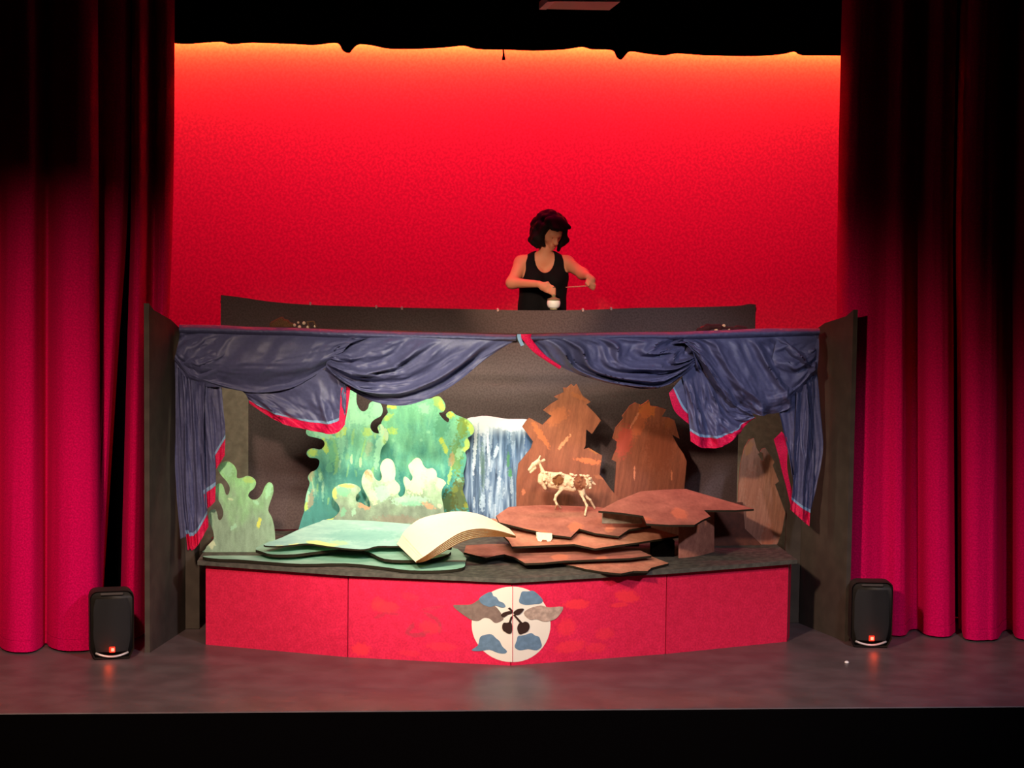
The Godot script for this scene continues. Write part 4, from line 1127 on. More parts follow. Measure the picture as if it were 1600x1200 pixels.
# ------------------------------------------------------------------ the goat puppet
func build_goat():
	var stand := Vector3(0, 0.752, -0.6)
	var z := pn(896, 800, stand, Vector3(0, 1, 0.15).normalized()).z
	var P := func(x: float, y: float, dz := 0.0) -> Vector3: return pz(x, y, z + dz)
	var up3 := Vector3(0, 1, 0.15).normalized()
	var foot := func(x: float, y: float) -> Vector3: return pn(x, y, stand, up3) + Vector3(0, 0.011, 0)
	var s := 0.0043
	var o := thing("goat_puppet", Vector3(P.call(886, 800).x, 0.748, z), "thin cream goat puppet with brown patches, standing on the upper brown layer", "puppet")
	var bones := [
		[P.call(827, 734), P.call(834, 726), 2.6 * s, 3.8 * s], [P.call(834, 726), P.call(841, 721), 3.8 * s, 4.0 * s], [P.call(829, 738), P.call(836, 731), 2.0 * s, 2.8 * s],
		[P.call(840, 722), P.call(844, 713, 0.01), 2.0 * s, 1.6 * s], [P.call(843, 722), P.call(850, 719, -0.02), 1.4 * s, 2.6 * s],
		[P.call(843, 724), P.call(847, 734), 2.2 * s, 2.6 * s], [P.call(847, 734), P.call(850, 742), 2.6 * s, 6.0 * s],
		[P.call(846, 744), P.call(845, 752), 5.5 * s, 5.2 * s], [P.call(846, 752), P.call(852, 763), 4.2 * s, 2.6 * s],
		[P.call(853, 745), P.call(872, 749), 9.0 * s, 11.0 * s], [P.call(872, 749), P.call(892, 752), 11.0 * s, 10.0 * s], [P.call(892, 752), P.call(912, 755), 10.0 * s, 10.5 * s],
		[P.call(860, 757), P.call(895, 762), 6.0 * s, 7.0 * s], [P.call(912, 748), P.call(922, 750), 7.0 * s, 4.0 * s], [P.call(920, 748), P.call(927, 755), 3.2 * s, 1.6 * s], [P.call(926, 754), P.call(930, 757), 2.0 * s, 1.4 * s],
		[P.call(906, 757), P.call(910, 771, 0.01), 8.0 * s, 5.0 * s],
		[P.call(878, 764, 0.02), P.call(869, 774, 0.03), 3.2 * s, 2.2 * s], [P.call(869, 774, 0.03), P.call(867, 781, 0.03), 2.3 * s, 2.2 * s], [P.call(867, 781, 0.03), P.call(870, 788, 0.03), 2.0 * s, 2.0 * s], [P.call(870, 788, 0.03), foot.call(868, 797), 1.7 * s, 1.8 * s], [P.call(870, 788, 0.0), foot.call(876, 796), 1.6 * s, 1.7 * s],
		[P.call(908, 772, 0.02), P.call(913, 782, 0.03), 2.4 * s, 1.9 * s], [P.call(913, 782, 0.03), P.call(917, 790, 0.03), 1.9 * s, 2.0 * s], [P.call(917, 790, 0.03), P.call(915, 800, 0.03), 1.9 * s, 1.7 * s], [P.call(915, 800, 0.03), foot.call(914, 807), 1.8 * s, 2.0 * s],
		[P.call(911, 770, -0.02), P.call(918, 778, -0.02), 2.4 * s, 2.0 * s], [P.call(918, 778, -0.02), P.call(922, 781, -0.02), 1.9 * s, 1.9 * s], [P.call(922, 781, -0.02), foot.call(929, 796), 1.8 * s, 1.9 * s],
	]
	rng.seed = 5
	for k in 90:
		var x := rng.randf_range(848, 924)
		var y := 741.0 + (x - 850) * 0.10 + rng.randf_range(-5.0, 16.0)
		var c: Vector3 = P.call(x, y, rng.randf_range(0.01, 0.05))
		bones.append([c, c + Vector3(rng.randf_range(-0.01, 0.01), 0.004, 0.0), rng.randf_range(1.5, 3.0) * s, 1.4 * s])
	var spot1: Vector3 = P.call(872, 750, 0.04)
	var spot2: Vector3 = P.call(906, 755, 0.04)
	var tint := func(w: Vector3) -> Color:
		var n := 0.012 * nz.get_noise_3d(w.x * 40.0, w.y * 40.0, w.z * 40.0)
		var d1: float = Vector2(w.x - spot1.x, w.y - spot1.y).length() + n
		var d2: float = Vector2(w.x - spot2.x, (w.y - spot2.y) * 0.85).length() + n
		var cream := Color(0.78, 0.56, 0.34)
		cream = cream * (0.85 + 0.4 * nz.get_noise_3d(w.x * 90.0, w.y * 90.0, w.z * 90.0))
		if d1 < 0.040: return Color(0.20, 0.075, 0.03)
		if d2 < 0.046: return Color(0.24, 0.09, 0.045)
		return cream
	var m := mat(Color.WHITE, 0.9, 0.2)
	m.vertex_color_use_as_albedo = true
	solid(nets(bones, 0.0036, 0.008, null, tint), "body", m, o)

# ------------------------------------------------------------------ the puppeteer
func build_person():
	var z := -2.25
	var P := func(x: float, y: float, dz := 0.0) -> Vector3: return pz(x, y, z + dz)
	var floor_y := 1.22
	org = Vector3(0.2, 0, -2.4)
	var st := begin(false)
	var pf := thing("platform", Vector3(0.2, 0, -2.4), "black platform behind the back cloth for the puppeteer", "platform")
	box(st, Vector3(-1.7, floor_y - 0.05, -2.9), Vector3(1.9, floor_y, -2.0), 0.005)
	done(st, "deck", mats.black, pf)
	for x in [-1.6, 1.8]:
		for zz in [-2.85, -2.05]:
			st = begin(false)
			box(st, Vector3(x - 0.03, 0, zz - 0.03), Vector3(x + 0.03, floor_y - 0.05, zz + 0.03), 0.004)
			done(st, "leg", mats.black, pf)
	var hip: Vector3 = P.call(846, 512)
	var o := thing("person", Vector3(hip.x, floor_y, hip.z), "woman with dark bobbed hair and black tank top, looking down behind the booth", "person")
	var skin := mat(Color(0.80, 0.53, 0.40), 0.6, 0.4)
	skin.subsurf_scatter_enabled = true
	skin.subsurf_scatter_strength = 0.05
	var sl: Vector3 = P.call(815, 411)
	var sr: Vector3 = P.call(886, 411)
	var el: Vector3 = P.call(800, 442, 0.12)
	var er: Vector3 = P.call(911, 428, 0.18)
	var wl: Vector3 = P.call(842, 444, 0.30)
	var wr: Vector3 = P.call(919, 432, 0.30)
	var torso := [
		[P.call(831, 520), P.call(833, 478), 0.115, 0.10], [P.call(861, 520), P.call(861, 478), 0.115, 0.10],
		[P.call(833, 478), P.call(834, 432), 0.10, 0.098], [P.call(861, 478), P.call(866, 432), 0.10, 0.098],
		[P.call(834, 432), P.call(833, 414), 0.09, 0.062], [P.call(866, 432), P.call(867, 414), 0.09, 0.062],
		[P.call(838, 436, 0.07), P.call(837, 440, 0.075), 0.055, 0.055], [P.call(864, 436, 0.07), P.call(865, 440, 0.075), 0.055, 0.055]]
	var bones := torso.duplicate()
	bones.append_array([
		[sl, P.call(842, 405), 0.052, 0.055], [sr, P.call(858, 405), 0.052, 0.055],
		[P.call(850, 408), P.call(853, 388, 0.03), 0.056, 0.048],
		[sl, el, 0.054, 0.041], [sr, er, 0.052, 0.040], [el, wl, 0.041, 0.026], [er, wr, 0.040, 0.026],
		[P.call(835, 520), Vector3(hip.x - 0.09, 1.72, hip.z + 0.01), 0.11, 0.062], [Vector3(hip.x - 0.09, 1.72, hip.z + 0.01), Vector3(hip.x - 0.10, floor_y + 0.07, hip.z - 0.02), 0.06, 0.036],
		[P.call(858, 520), Vector3(hip.x + 0.09, 1.72, hip.z + 0.01), 0.11, 0.062], [Vector3(hip.x + 0.09, 1.72, hip.z + 0.01), Vector3(hip.x + 0.10, floor_y + 0.07, hip.z - 0.02), 0.06, 0.036],
		[Vector3(hip.x - 0.10, floor_y + 0.045, hip.z - 0.02), Vector3(hip.x - 0.11, floor_y + 0.03, hip.z + 0.14), 0.04, 0.028], [Vector3(hip.x + 0.10, floor_y + 0.045, hip.z - 0.02), Vector3(hip.x + 0.11, floor_y + 0.03, hip.z + 0.14), 0.04, 0.028]])
	var body := nets(bones, 0.012, 0.035)
	# head, turned to her left and bent down
	var hc: Vector3 = P.call(859, 364, 0.03)
	var fwd := Vector3(0.42, -0.38, 0.82).normalized()
	var side := Vector3.UP.cross(fwd).normalized()       # her left, towards the right of the picture
	var up := fwd.cross(side)
	var H := func(r: float, u: float, f: float) -> Vector3: return hc + side * r + up * u + fwd * f
	var hb := [
		[H.call(0, 0.035, -0.02), H.call(0, 0.03, 0.015), 0.086, 0.082], [H.call(0, 0.0, 0.03), H.call(0, -0.075, 0.052), 0.066, 0.034],
		[H.call(-0.03, -0.02, 0.045), H.call(-0.035, -0.01, 0.04), 0.036, 0.036], [H.call(0.03, -0.02, 0.045), H.call(0.035, -0.01, 0.04), 0.036, 0.036],
		[H.call(0, -0.002, 0.098), H.call(0, -0.036, 0.116), 0.009, 0.014], [H.call(-0.011, -0.038, 0.103), H.call(0.011, -0.038, 0.103), 0.009, 0.009],
		[H.call(-0.034, 0.018, 0.088), H.call(-0.014, 0.020, 0.096), 0.009, 0.009], [H.call(0.034, 0.018, 0.088), H.call(0.014, 0.020, 0.096), 0.009, 0.009],
		[H.call(-0.018, -0.061, 0.088), H.call(0.018, -0.061, 0.088), 0.008, 0.008], [H.call(-0.014, -0.071, 0.086), H.call(0.014, -0.071, 0.086), 0.008, 0.008],
		[H.call(0, -0.094, 0.074), H.call(0, -0.090, 0.07), 0.018, 0.02], [H.call(-0.083, 0.0, 0.0), H.call(-0.085, -0.03, 0.0), 0.015, 0.011], [H.call(0.083, 0.0, 0.0), H.call(0.085, -0.03, 0.0), 0.015, 0.011],
		[H.call(0, -0.05, -0.01), P.call(852, 398, 0.02), 0.052, 0.05]]
	var head := nets(hb, 0.005, 0.02)
	# hands: palm, four bent fingers, a thumb
	var hands := []
	var lp: Vector3 = P.call(853, 449, 0.33)
	var grip: Vector3 = P.call(864, 455, 0.35)
	hands.append([wl, lp, 0.026, 0.027])
	hands.append([wl.lerp(lp, 0.5) + Vector3(0, -0.015, 0), lp + Vector3(0.005, -0.018, 0.0), 0.022, 0.022])
	for k in 4:
		var a := lp + Vector3(0.016 - k * 0.002, 0.012 - k * 0.015, 0.004 + k * 0.003)
		var b := a + Vector3(0.030 - k * 0.003, -0.006, 0.018)
		var c := grip + Vector3(0.010, 0.016 - k * 0.014, 0.012 - k * 0.001)
		hands.append([a, b, 0.0095, 0.0088])
		hands.append([b, c, 0.0088, 0.0082])
		hands.append([c, c + Vector3(-0.012, -0.010, -0.004), 0.0082, 0.0075])
	var th := wl.lerp(lp, 0.55) + Vector3(0.004, 0.018, 0.012)
	hands.append([th, th + Vector3(0.030, 0.006, 0.012), 0.0105, 0.0095])
	hands.append([th + Vector3(0.030, 0.006, 0.012), grip + Vector3(0.0, 0.018, 0.0), 0.0095, 0.008])
	var rp: Vector3 = P.call(925, 437, 0.32)
	var hold: Vector3 = P.call(921, 446, 0.34)
	hands.append([wr, rp, 0.026, 0.027])
	hands.append([wr + Vector3(0.01, -0.014, 0.0), rp + Vector3(-0.006, -0.016, 0.004), 0.022, 0.022])
	for k in 4:
		var a := rp + Vector3(0.012 - k * 0.013, -0.016 + k * 0.002, 0.008)
		var b := a + Vector3(0.006, -0.024 + k * 0.003, 0.010)
		var c := a + Vector3(0.002 + k * 0.002, -0.046 + k * 0.006, 0.004)
		hands.append([a, b, 0.0095, 0.0088])
		hands.append([b, c, 0.0088, 0.0082])
		hands.append([c, c + Vector3(-0.006, -0.012, -0.008), 0.0082, 0.0075])
	var t2 := wr.lerp(rp, 0.6) + Vector3(-0.022, -0.012, 0.008)
	hands.append([t2, t2 + Vector3(-0.010, -0.022, 0.014), 0.0105, 0.0095])
	hands.append([t2 + Vector3(-0.010, -0.022, 0.014), hold + Vector3(-0.008, 0.0, 0.012), 0.0095, 0.008])
	var hl := nets(hands.slice(0, 16), 0.0035, 0.010)
	var hr := nets(hands.slice(16), 0.0035, 0.010)
	st = begin()
	for me in [body, head, hl, hr]: st.append_from(me, 0, Transform3D.IDENTITY)
	var mi := MeshInstance3D.new()
	mi.mesh = st.commit()
	mi.mesh.surface_set_material(0, skin)
	mi.name = "body"
	o.add_child(mi, true)
	# lips and eyes
	st = begin()
	tube(st, [H.call(-0.020, -0.066, 0.092), H.call(0.0, -0.064, 0.099), H.call(0.020, -0.066, 0.092)], [0.003, 0.0065, 0.003], 6)
	done(st, "lips", mat(Color(0.52, 0.20, 0.20), 0.5), o)
	for s in [-1.0, 1.0]:
		st = begin()
		tube(st, [H.call(s * 0.018, 0.003, 0.091), H.call(s * 0.028, 0.0, 0.091), H.call(s * 0.038, 0.002, 0.084)], [0.003, 0.006, 0.003], 6)
		done(st, "eye", mat(Color(0.22, 0.13, 0.11), 0.4), o)
	# tank top: the torso a little larger, open at neck and arms
	var top_bones := []
	for b in torso: top_bones.append([b[0], b[1], b[2] + 0.009, b[3] + 0.009])
	top_bones.append_array([[P.call(824, 413), P.call(838, 405), 0.064, 0.064], [P.call(877, 413), P.call(863, 405), 0.064, 0.064]])
	var scoop: Vector3 = P.call(852, 402, 0.10)
	var arm_l: Vector3 = P.call(806, 416)
	var arm_r: Vector3 = P.call(896, 416)
	var clip := func(w: Vector3, f: float) -> float:
		var q := Vector2((w.x - scoop.x) / 0.075, (w.y - scoop.y) / (0.118 if w.z > z else 0.06))
		var neck := (1.0 - q.length()) * 0.06
		f = maxf(f, neck)
		f = maxf(f, 0.046 - Vector2(w.x - arm_l.x, w.y - arm_l.y).length())
		f = maxf(f, 0.044 - Vector2(w.x - arm_r.x, w.y - arm_r.y).length())
		return maxf(f, 2.10 - w.y)
	var knit := grain(mat(Color(0.055, 0.042, 0.05), 0.9, 0.3), 0.05, 61, 0.7, 3.0)
	solid(nets(top_bones, 0.008, 0.03, clip), "tank_top", knit, o)
	var legs := []
	for b in bones.slice(15, 19): legs.append([b[0], b[1], b[2] + 0.014, b[3] + 0.02])
	legs.append([P.call(831, 520), P.call(832, 500), 0.13, 0.122])
	legs.append([P.call(861, 520), P.call(861, 500), 0.13, 0.122])
	solid(nets(legs, 0.014, 0.03, func(w: Vector3, f: float) -> float: return maxf(f, floor_y + 0.06 - w.y)), "trousers", mat(Color(0.05, 0.05, 0.06), 0.9), o)
	var shoes := []
	for s in [-1.0, 1.0]: shoes.append([Vector3(hip.x + s * 0.10, floor_y + 0.048, hip.z - 0.03), Vector3(hip.x + s * 0.112, floor_y + 0.042, hip.z + 0.16), 0.047, 0.036])
	solid(nets(shoes, 0.008, 0.01, func(w: Vector3, f: float) -> float: return maxf(f, floor_y + 0.002 - w.y)), "shoes", mats.black, o)
	# hair: a wavy bob built of locks round the skull
	rng.seed = 77
	var hair := [[H.call(0, 0.05, -0.045), H.call(0, 0.045, -0.015), 0.108, 0.10]]
	for k in 80:
		var a := rng.randf_range(0, TAU)
		var e := rng.randf_range(-0.5, 1.5)
		var d := Vector3(cos(a) * cos(e), sin(e), sin(a) * cos(e))
		if d.z > 0.35 and d.y < 0.70: continue
		var c: Vector3 = hc + side * d.x * 0.113 + up * (d.y * 0.110 + 0.032) + fwd * (d.z * 0.105 - 0.022)
		hair.append([c, c + Vector3(rng.randf_range(-0.03, 0.03), -0.02, rng.randf_range(-0.02, 0.02)), rng.randf_range(0.020, 0.034), 0.018])
	for k in 46:     # the wavy lower locks at both sides and the back
		var t := rng.randf()
		var a := lerpf(PI * 0.88, PI * 2.10, t)
		var c: Vector3 = hc + side * cos(a) * 0.108 + fwd * (sin(a) * 0.10 - 0.012) + Vector3(0, rng.randf_range(-0.05, 0.04), 0)
		var drop: float = rng.randf_range(0.04, 0.085)
		var m := c + Vector3(rng.randf_range(-0.02, 0.02) + side.x * cos(a) * 0.012, -drop * 0.6, rng.randf_range(-0.01, 0.02))
		hair.append([c, m, 0.028, 0.024])
		hair.append([m, m + Vector3(-side.x * cos(a) * 0.025 + rng.randf_range(-0.012, 0.012), -drop * 0.7, 0.0), 0.024, 0.013])
	for s in [-0.075, -0.055, -0.03, 0.0, 0.03, 0.06]:   # fringe swept across the brow to one side
		hair.append([H.call(s * 0.8 - 0.01, 0.118, 0.045), H.call(s * 1.1 + 0.03, 0.066 + 0.25 * absf(s + 0.02), 0.092), 0.03, 0.017])
	hair.append([H.call(0.085, 0.07, 0.05), H.call(0.108, -0.02, 0.05), 0.028, 0.020])
	hair.append([H.call(0.108, -0.02, 0.05), H.call(0.090, -0.085, 0.05), 0.020, 0.012])
	hair.append([H.call(-0.09, 0.07, 0.045), H.call(-0.108, -0.03, 0.04), 0.030, 0.026])
	hair.append([H.call(-0.108, -0.03, 0.04), H.call(-0.088, -0.10, 0.035), 0.026, 0.014])
	var hm := mat(Color(0.085, 0.04, 0.04), 0.75, 0.3)
	solid(nets(hair, 0.006, 0.014), "hair", hm, o)
	# what she holds
	var jar := thing("white_jar", P.call(865, 484, 0.36), "small white rounded jar with thin greenish neck, held in the puppeteer's hand", "jar")
	var base: Vector3 = P.call(865, 484, 0.36)
	st = begin()
	var prof := PackedVector2Array()
	for p in rounded(pts([0.1, 8, 28, 10, 42, 20, 49, 38, 50, 54, 46, 68, 40, 76]), 3, false): prof.append(p * 0.001)
	lathe(st, base, prof, 28)
	done(st, "bowl", mat(Color(0.95, 0.95, 0.90), 0.4, 0.5), jar)
	st = begin()
	prof = PackedVector2Array()
	for p in pts([0.1, 0, 24, 0, 28, 4, 27, 12, 10, 12]): prof.append(p * 0.001)
	lathe(st, base, prof, 24)
	done(st, "foot", mat(Color(0.66, 0.62, 0.45), 0.5), jar)
	st = begin()
	prof = PackedVector2Array()
	for p in rounded(pts([46, 70, 48, 78, 40, 84, 18, 92, 12, 105, 10, 130, 9, 160, 12, 168, 0.1, 170]), 2, false): prof.append(p * 0.001)
	lathe(st, base, prof, 20)
	done(st, "neck", mat(Color(0.46, 0.44, 0.28), 0.5), jar)
	var rod := thing("thin_stick", P.call(905, 447.5, 0.33), "thin pale stick held level in the puppeteer's outstretched hand", "stick")
	st = begin()
	tube(st, [P.call(884, 449, 0.30), P.call(905, 447.5, 0.33), P.call(926, 446, 0.335)], 0.005, 8)
	done(st, "rod", mat(Color(0.72, 0.45, 0.36), 0.6), rod)

# ------------------------------------------------------------------ blue valances
func row(a: Array, off: float, off2 := -99.0) -> Array:
	var q := []
	var n := a.size() / 2
	for i in n:
		var t := float(i) / maxi(n - 1, 1)
		q.append(pr(a[2 * i], a[2 * i + 1], off if off2 < -90.0 else lerpf(off, off2, t)))
	return q

func drapery(parent, called, rows: Array, nu: int, nv: int, fold: Callable, trim_from := 2.0, along_u := false):
	var st := begin()
	var e := minf(trim_from, 1.0)
	if along_u: cloth(st, rows, nu, nv, fold, 0.0, e)
	else: cloth(st, rows, nu, nv, fold, 0.0, 1.0, 0.0, e)
	var o := done(st, called, mats.satin, parent)
	if trim_from < 1.0:
		var m := trim_from + (1.0 - trim_from) * 0.16
		st = begin()
		if along_u: cloth(st, rows, 3, nv, fold, trim_from, m, 0.0, 1.0, Vector3(0, 0, 1), 0.002)
		else: cloth(st, rows, nu, 3, fold, 0.0, 1.0, trim_from, m, Vector3(0, 0, 1), 0.002)
		tag(done(st, "piping", mats.piping, o), "pale blue piping", "")
		st = begin()
		if along_u: cloth(st, rows, 8, nv, fold, m, 1.0)
		else: cloth(st, rows, nu, 8, fold, 0.0, 1.0, m, 1.0)
		tag(done(st, "trim_band", mats.trim, o), "bright red trim band", "")
	return o

func red_strip(parent, rows: Array, nu: int, nv: int, fold: Callable):
	var st := begin()
	cloth(st, rows, nu, nv, fold)
	tag(done(st, "trim_band", mats.trim, parent), "bright red trim band", "")

func build_valances():
	var ridge := func(x: float) -> float: return 1.0 - 2.0 * pow(absf(sin(x)), 1.3)      # sharp ridges between round hollows
	# creases that run along one direction of the cloth, uneven in place and depth
	var crease := func(a: float, b: float, n: float, sd: float) -> float:
		var w := n * a + 1.9 * nz.get_noise_3d(a * 3.4, b * 1.3, sd)
		return ridge.call(w) * (0.55 + 0.75 * nz.get_noise_3d(a * n * 0.35, b * 1.2, sd + 30.0))
	var head := func(u: float, v: float) -> float: return 0.020 * sin(PI * v) + 0.012 * nz.get_noise_3d(u * 90.0, v * 2.0, 1.0) * sin(PI * v)
	var L := thing("valance", pr(550, 520), "left dark blue satin valance with swags and red trimmed tails", "valance")
	drapery(L, "heading", [row([280, 507, 340, 508, 400, 511, 460, 512, 520, 515, 580, 517, 640, 519, 700, 520, 760, 522, 806, 523], -0.02), row([280, 514, 340, 515, 400, 517, 460, 518, 520, 521, 580, 523, 640, 525, 700, 526, 760, 528, 806, 528], 0.02), row([280, 521, 340, 522, 400, 524, 460, 525, 520, 528, 580, 529, 640, 530, 700, 532, 760, 533, 806, 533], 0.0)], 200, 8, head)
	var s1 := func(u: float, v: float) -> float:
		var a := smoothstep(0.0, 0.12, v)
		var left := smoothstep(0.42, 0.05, u)
		var pleat: float = crease.call(u + 0.12 * v, v, 20.0, 2.0) * (0.012 + 0.036 * left) * smoothstep(1.0, 0.5, v)
		return a * (pleat + 0.042 * crease.call(v - 0.35 * u, u, 8.0, 4.0) * smoothstep(0.25, 0.9, v)) + 0.05 * sin(PI * v) * (1.0 - 0.4 * v)
	drapery(L, "swag", [row([282, 519, 330, 520, 390, 522, 450, 523, 510, 526, 578, 528], 0.0), row([276, 548, 308, 566, 372, 568, 440, 560, 500, 546, 548, 536], 0.03), row([272, 566, 300, 592, 350, 606, 410, 613, 470, 600, 528, 560], 0.0)], 110, 44, s1)
	var s2 := func(u: float, v: float) -> float:
		var e := smoothstep(0.0, 0.10, u) * smoothstep(1.0, 0.84, u)
		return e * (0.082 * crease.call(v, u, 12.0, 6.0) + 0.050 * sin(PI * v))
	drapery(L, "swag", [row([520, 548, 530, 536, 540, 528, 552, 525], 0.005), row([512, 562, 550, 566, 590, 552, 628, 526], 0.03), row([509, 572, 560, 598, 640, 588, 712, 530], 0.04), row([508, 580, 545, 608, 590, 629, 640, 632, 700, 606, 760, 561, 808, 530], 0.0)], 70, 70, s2)
	var gth := func(u: float, v: float) -> float:
		var e := sin(PI * clampf(u, 0.0, 1.0)) * sin(PI * clampf(v, 0.0, 1.0))
		return e * (0.05 + 0.065 * crease.call(v + 0.25 * u, u, 10.0, 9.0))
	drapery(L, "gathered_knot", [row([284, 528, 310, 523, 345, 523], 0.0), row([280, 548, 312, 548, 356, 540], 0.02), row([282, 570, 316, 578, 362, 566], 0.02), row([290, 588, 318, 603, 354, 605], 0.0)], 34, 48, gth)
	var t1 := func(u: float, v: float) -> float: return 0.060 * crease.call(u - 0.3 * v, v, 7.0, 12.0) * smoothstep(0.0, 0.5, v)
	drapery(L, "tail", [row([372, 606, 420, 604, 470, 592, 505, 578, 528, 574, 540, 584], -0.03, 0.02), row([384, 617, 420, 628, 465, 634, 500, 634, 524, 630, 541, 622], -0.02, 0.03), row([390, 631, 425, 654, 470, 670, 505, 677, 526, 676, 539, 664], -0.01, 0.03)], 64, 30, t1, 0.74)
	red_strip(L, [row([533, 606, 531, 640, 528, 675], 0.03), row([548, 603, 543, 640, 538, 664], 0.015)], 14, 6, func(_u, _v): return 0.0)
	var hang := func(n: float, a: float, ph: float): return func(u: float, v: float) -> float: return a * crease.call(v, u, n, ph)
	drapery(L, "tail", [row([322, 600, 330, 640, 333, 700, 332, 742], -0.03), row([346, 602, 349, 640, 352, 670, 351, 712], -0.04)], 40, 14, hang.call(4.0, 0.02, 0.4), 0.74, true)
	drapery(L, "tail", [row([302, 600, 310, 670, 317, 740, 317, 802], -0.005), row([330, 602, 332, 670, 337, 730, 336, 784], -0.015)], 48, 18, hang.call(5.0, 0.024, 2.2), 0.79, true)
	drapery(L, "tail", [row([276, 572, 280, 680, 286, 780, 293, 858], 0.015), row([292, 590, 296, 690, 301, 790, 306, 856], 0.025), row([320, 598, 319, 680, 322, 760, 326, 822], 0.01)], 60, 36, hang.call(9.0, 0.055, 5.0), 0.84, true)
	drapery(L, "tail", [row([272, 560, 271, 660, 275, 760, 282, 842], -0.01), row([294, 570, 292, 670, 291, 760, 292, 838], -0.012)], 40, 12, hang.call(5.0, 0.02, 0.5))

	var Rt := thing("valance", pr(1050, 520), "right dark blue satin valance with swags and red trimmed tails", "valance")
	drapery(Rt, "heading", [row([826, 523, 880, 521, 940, 520, 1000, 519, 1050, 519, 1100, 517, 1150, 515, 1200, 513, 1240, 513, 1280, 513], -0.02), row([826, 528, 880, 527, 940, 526, 1000, 525, 1050, 525, 1100, 523, 1150, 521, 1200, 520, 1240, 519, 1280, 518], 0.02), row([826, 533, 880, 533, 940, 532, 1000, 531, 1050, 531, 1100, 530, 1150, 529, 1200, 527, 1240, 526, 1280, 524], 0.0)], 200, 8, head)
	var s3 := func(u: float, v: float) -> float:
		var e := smoothstep(0.0, 0.12, u) * smoothstep(1.0, 0.86, u)
		return e * (0.080 * crease.call(v + 0.05 * sin(u * 14.0), u, 14.0, 16.0) + 0.045 * sin(PI * v))
	drapery(Rt, "swag", [row([1058, 527, 1070, 532, 1080, 540, 1090, 552], 0.005), row([960, 527, 995, 556, 1040, 570, 1090, 558], 0.03), row([888, 528, 925, 562, 975, 590, 1035, 590, 1090, 564], 0.04), row([824, 528, 850, 556, 895, 582, 955, 600, 1010, 608, 1050, 597, 1090, 570], 0.0)], 80, 70, s3)
	red_strip(Rt, [row([812, 522, 816, 530, 836, 552, 874, 577], 0.03), row([831, 522, 831, 530, 851, 554, 877, 572], 0.035)], 24, 4, func(_u, v): return 0.012 * sin(PI * v))
	var st := begin()
	cloth(st, [row([808, 522, 809, 530, 814, 541], 0.03), row([814, 522, 815, 530, 819, 539], 0.034)], 6, 3, func(_u, _v): return 0.0)
	tag(done(st, "piping", mats.piping, Rt), "pale blue piping", "")
	var s4 := func(u: float, v: float) -> float:
		var a := smoothstep(0.0, 0.12, v)
		var diag: float = crease.call(u - 0.30 * v, v, 13.0, 20.0) * 0.078
		return a * (diag + 0.05 * crease.call(v, u, 9.0, 23.0) * smoothstep(0.45, 0.9, u)) * smoothstep(0.0, 0.06, u) * smoothstep(1.0, 0.95, u) + 0.05 * sin(PI * v)
	drapery(Rt, "swag", [row([1060, 529, 1110, 529, 1160, 527, 1200, 526, 1240, 525, 1279, 523], 0.0), row([1080, 548, 1118, 580, 1165, 602, 1212, 604, 1250, 580, 1277, 550], 0.03), row([1084, 572, 1116, 608, 1155, 638, 1196, 649, 1236, 634, 1275, 590], 0.0)], 110, 56, s4)
	drapery(Rt, "gathered_knot", [row([1216, 524, 1246, 524, 1278, 526], 0.0), row([1210, 545, 1244, 552, 1279, 544], 0.02), row([1206, 570, 1242, 585, 1277, 564], 0.02), row([1212, 600, 1240, 618, 1274, 580], 0.0)], 34, 48, gth)
	var t2 := func(u: float, v: float) -> float: return 0.065 * crease.call(u - 0.2 * v, v, 7.0, 26.0) * smoothstep(0.0, 0.4, v)
	drapery(Rt, "tail", [row([1066, 588, 1086, 568, 1104, 588, 1136, 622, 1172, 640], 0.02, -0.02), row([1074, 630, 1090, 634, 1110, 642, 1140, 650, 1176, 648], 0.03, -0.02), row([1080, 690, 1098, 700, 1122, 699, 1150, 681, 1180, 653], 0.03, -0.02)], 64, 34, t2, 0.80)
	drapery(Rt, "tail", [row([1076, 578, 1062, 594, 1052, 606, 1045, 614], -0.01), row([1082, 590, 1078, 612, 1066, 636, 1054, 642], -0.005), row([1086, 600, 1082, 630, 1080, 650, 1078, 664], 0.0)], 30, 14, func(_u, v): return 0.01 * sin(v * 5.0), 0.62, true)
	red_strip(Rt, [row([1221, 674, 1231, 690, 1230, 730, 1241, 782], -0.015), row([1209, 686, 1216, 712, 1225, 748, 1236, 792], -0.02)], 30, 8, func(u, v): return 0.006 * sin(u * 14.0 + v * 3.0))
	drapery(Rt, "tail", [row([1214, 632, 1225, 680, 1232, 710, 1241, 770], -0.012), row([1250, 612, 1250, 680, 1246, 720, 1246, 776], 0.0)], 36, 18, hang.call(5.0, 0.022, 8.4))
	drapery(Rt, "tail", [row([1244, 612, 1240, 690, 1239, 740, 1235, 796], 0.012), row([1258, 600, 1258, 690, 1257, 750, 1250, 810], 0.03), row([1270, 590, 1272, 690, 1270, 750, 1264, 822], 0.012)], 60, 30, hang.call(6.0, 0.045, 3.6), 0.86, true)
	drapery(Rt, "tail", [row([1258, 580, 1266, 650, 1270, 720, 1264, 792], 0.0), row([1276, 570, 1283, 650, 1285, 710, 1266, 800], 0.005)], 40, 14, func(u, v): return 0.02 * crease.call(v, u, 4.0, 6.3) + 0.006 * sin(u * 60.0) * smoothstep(0.5, 0.9, u))

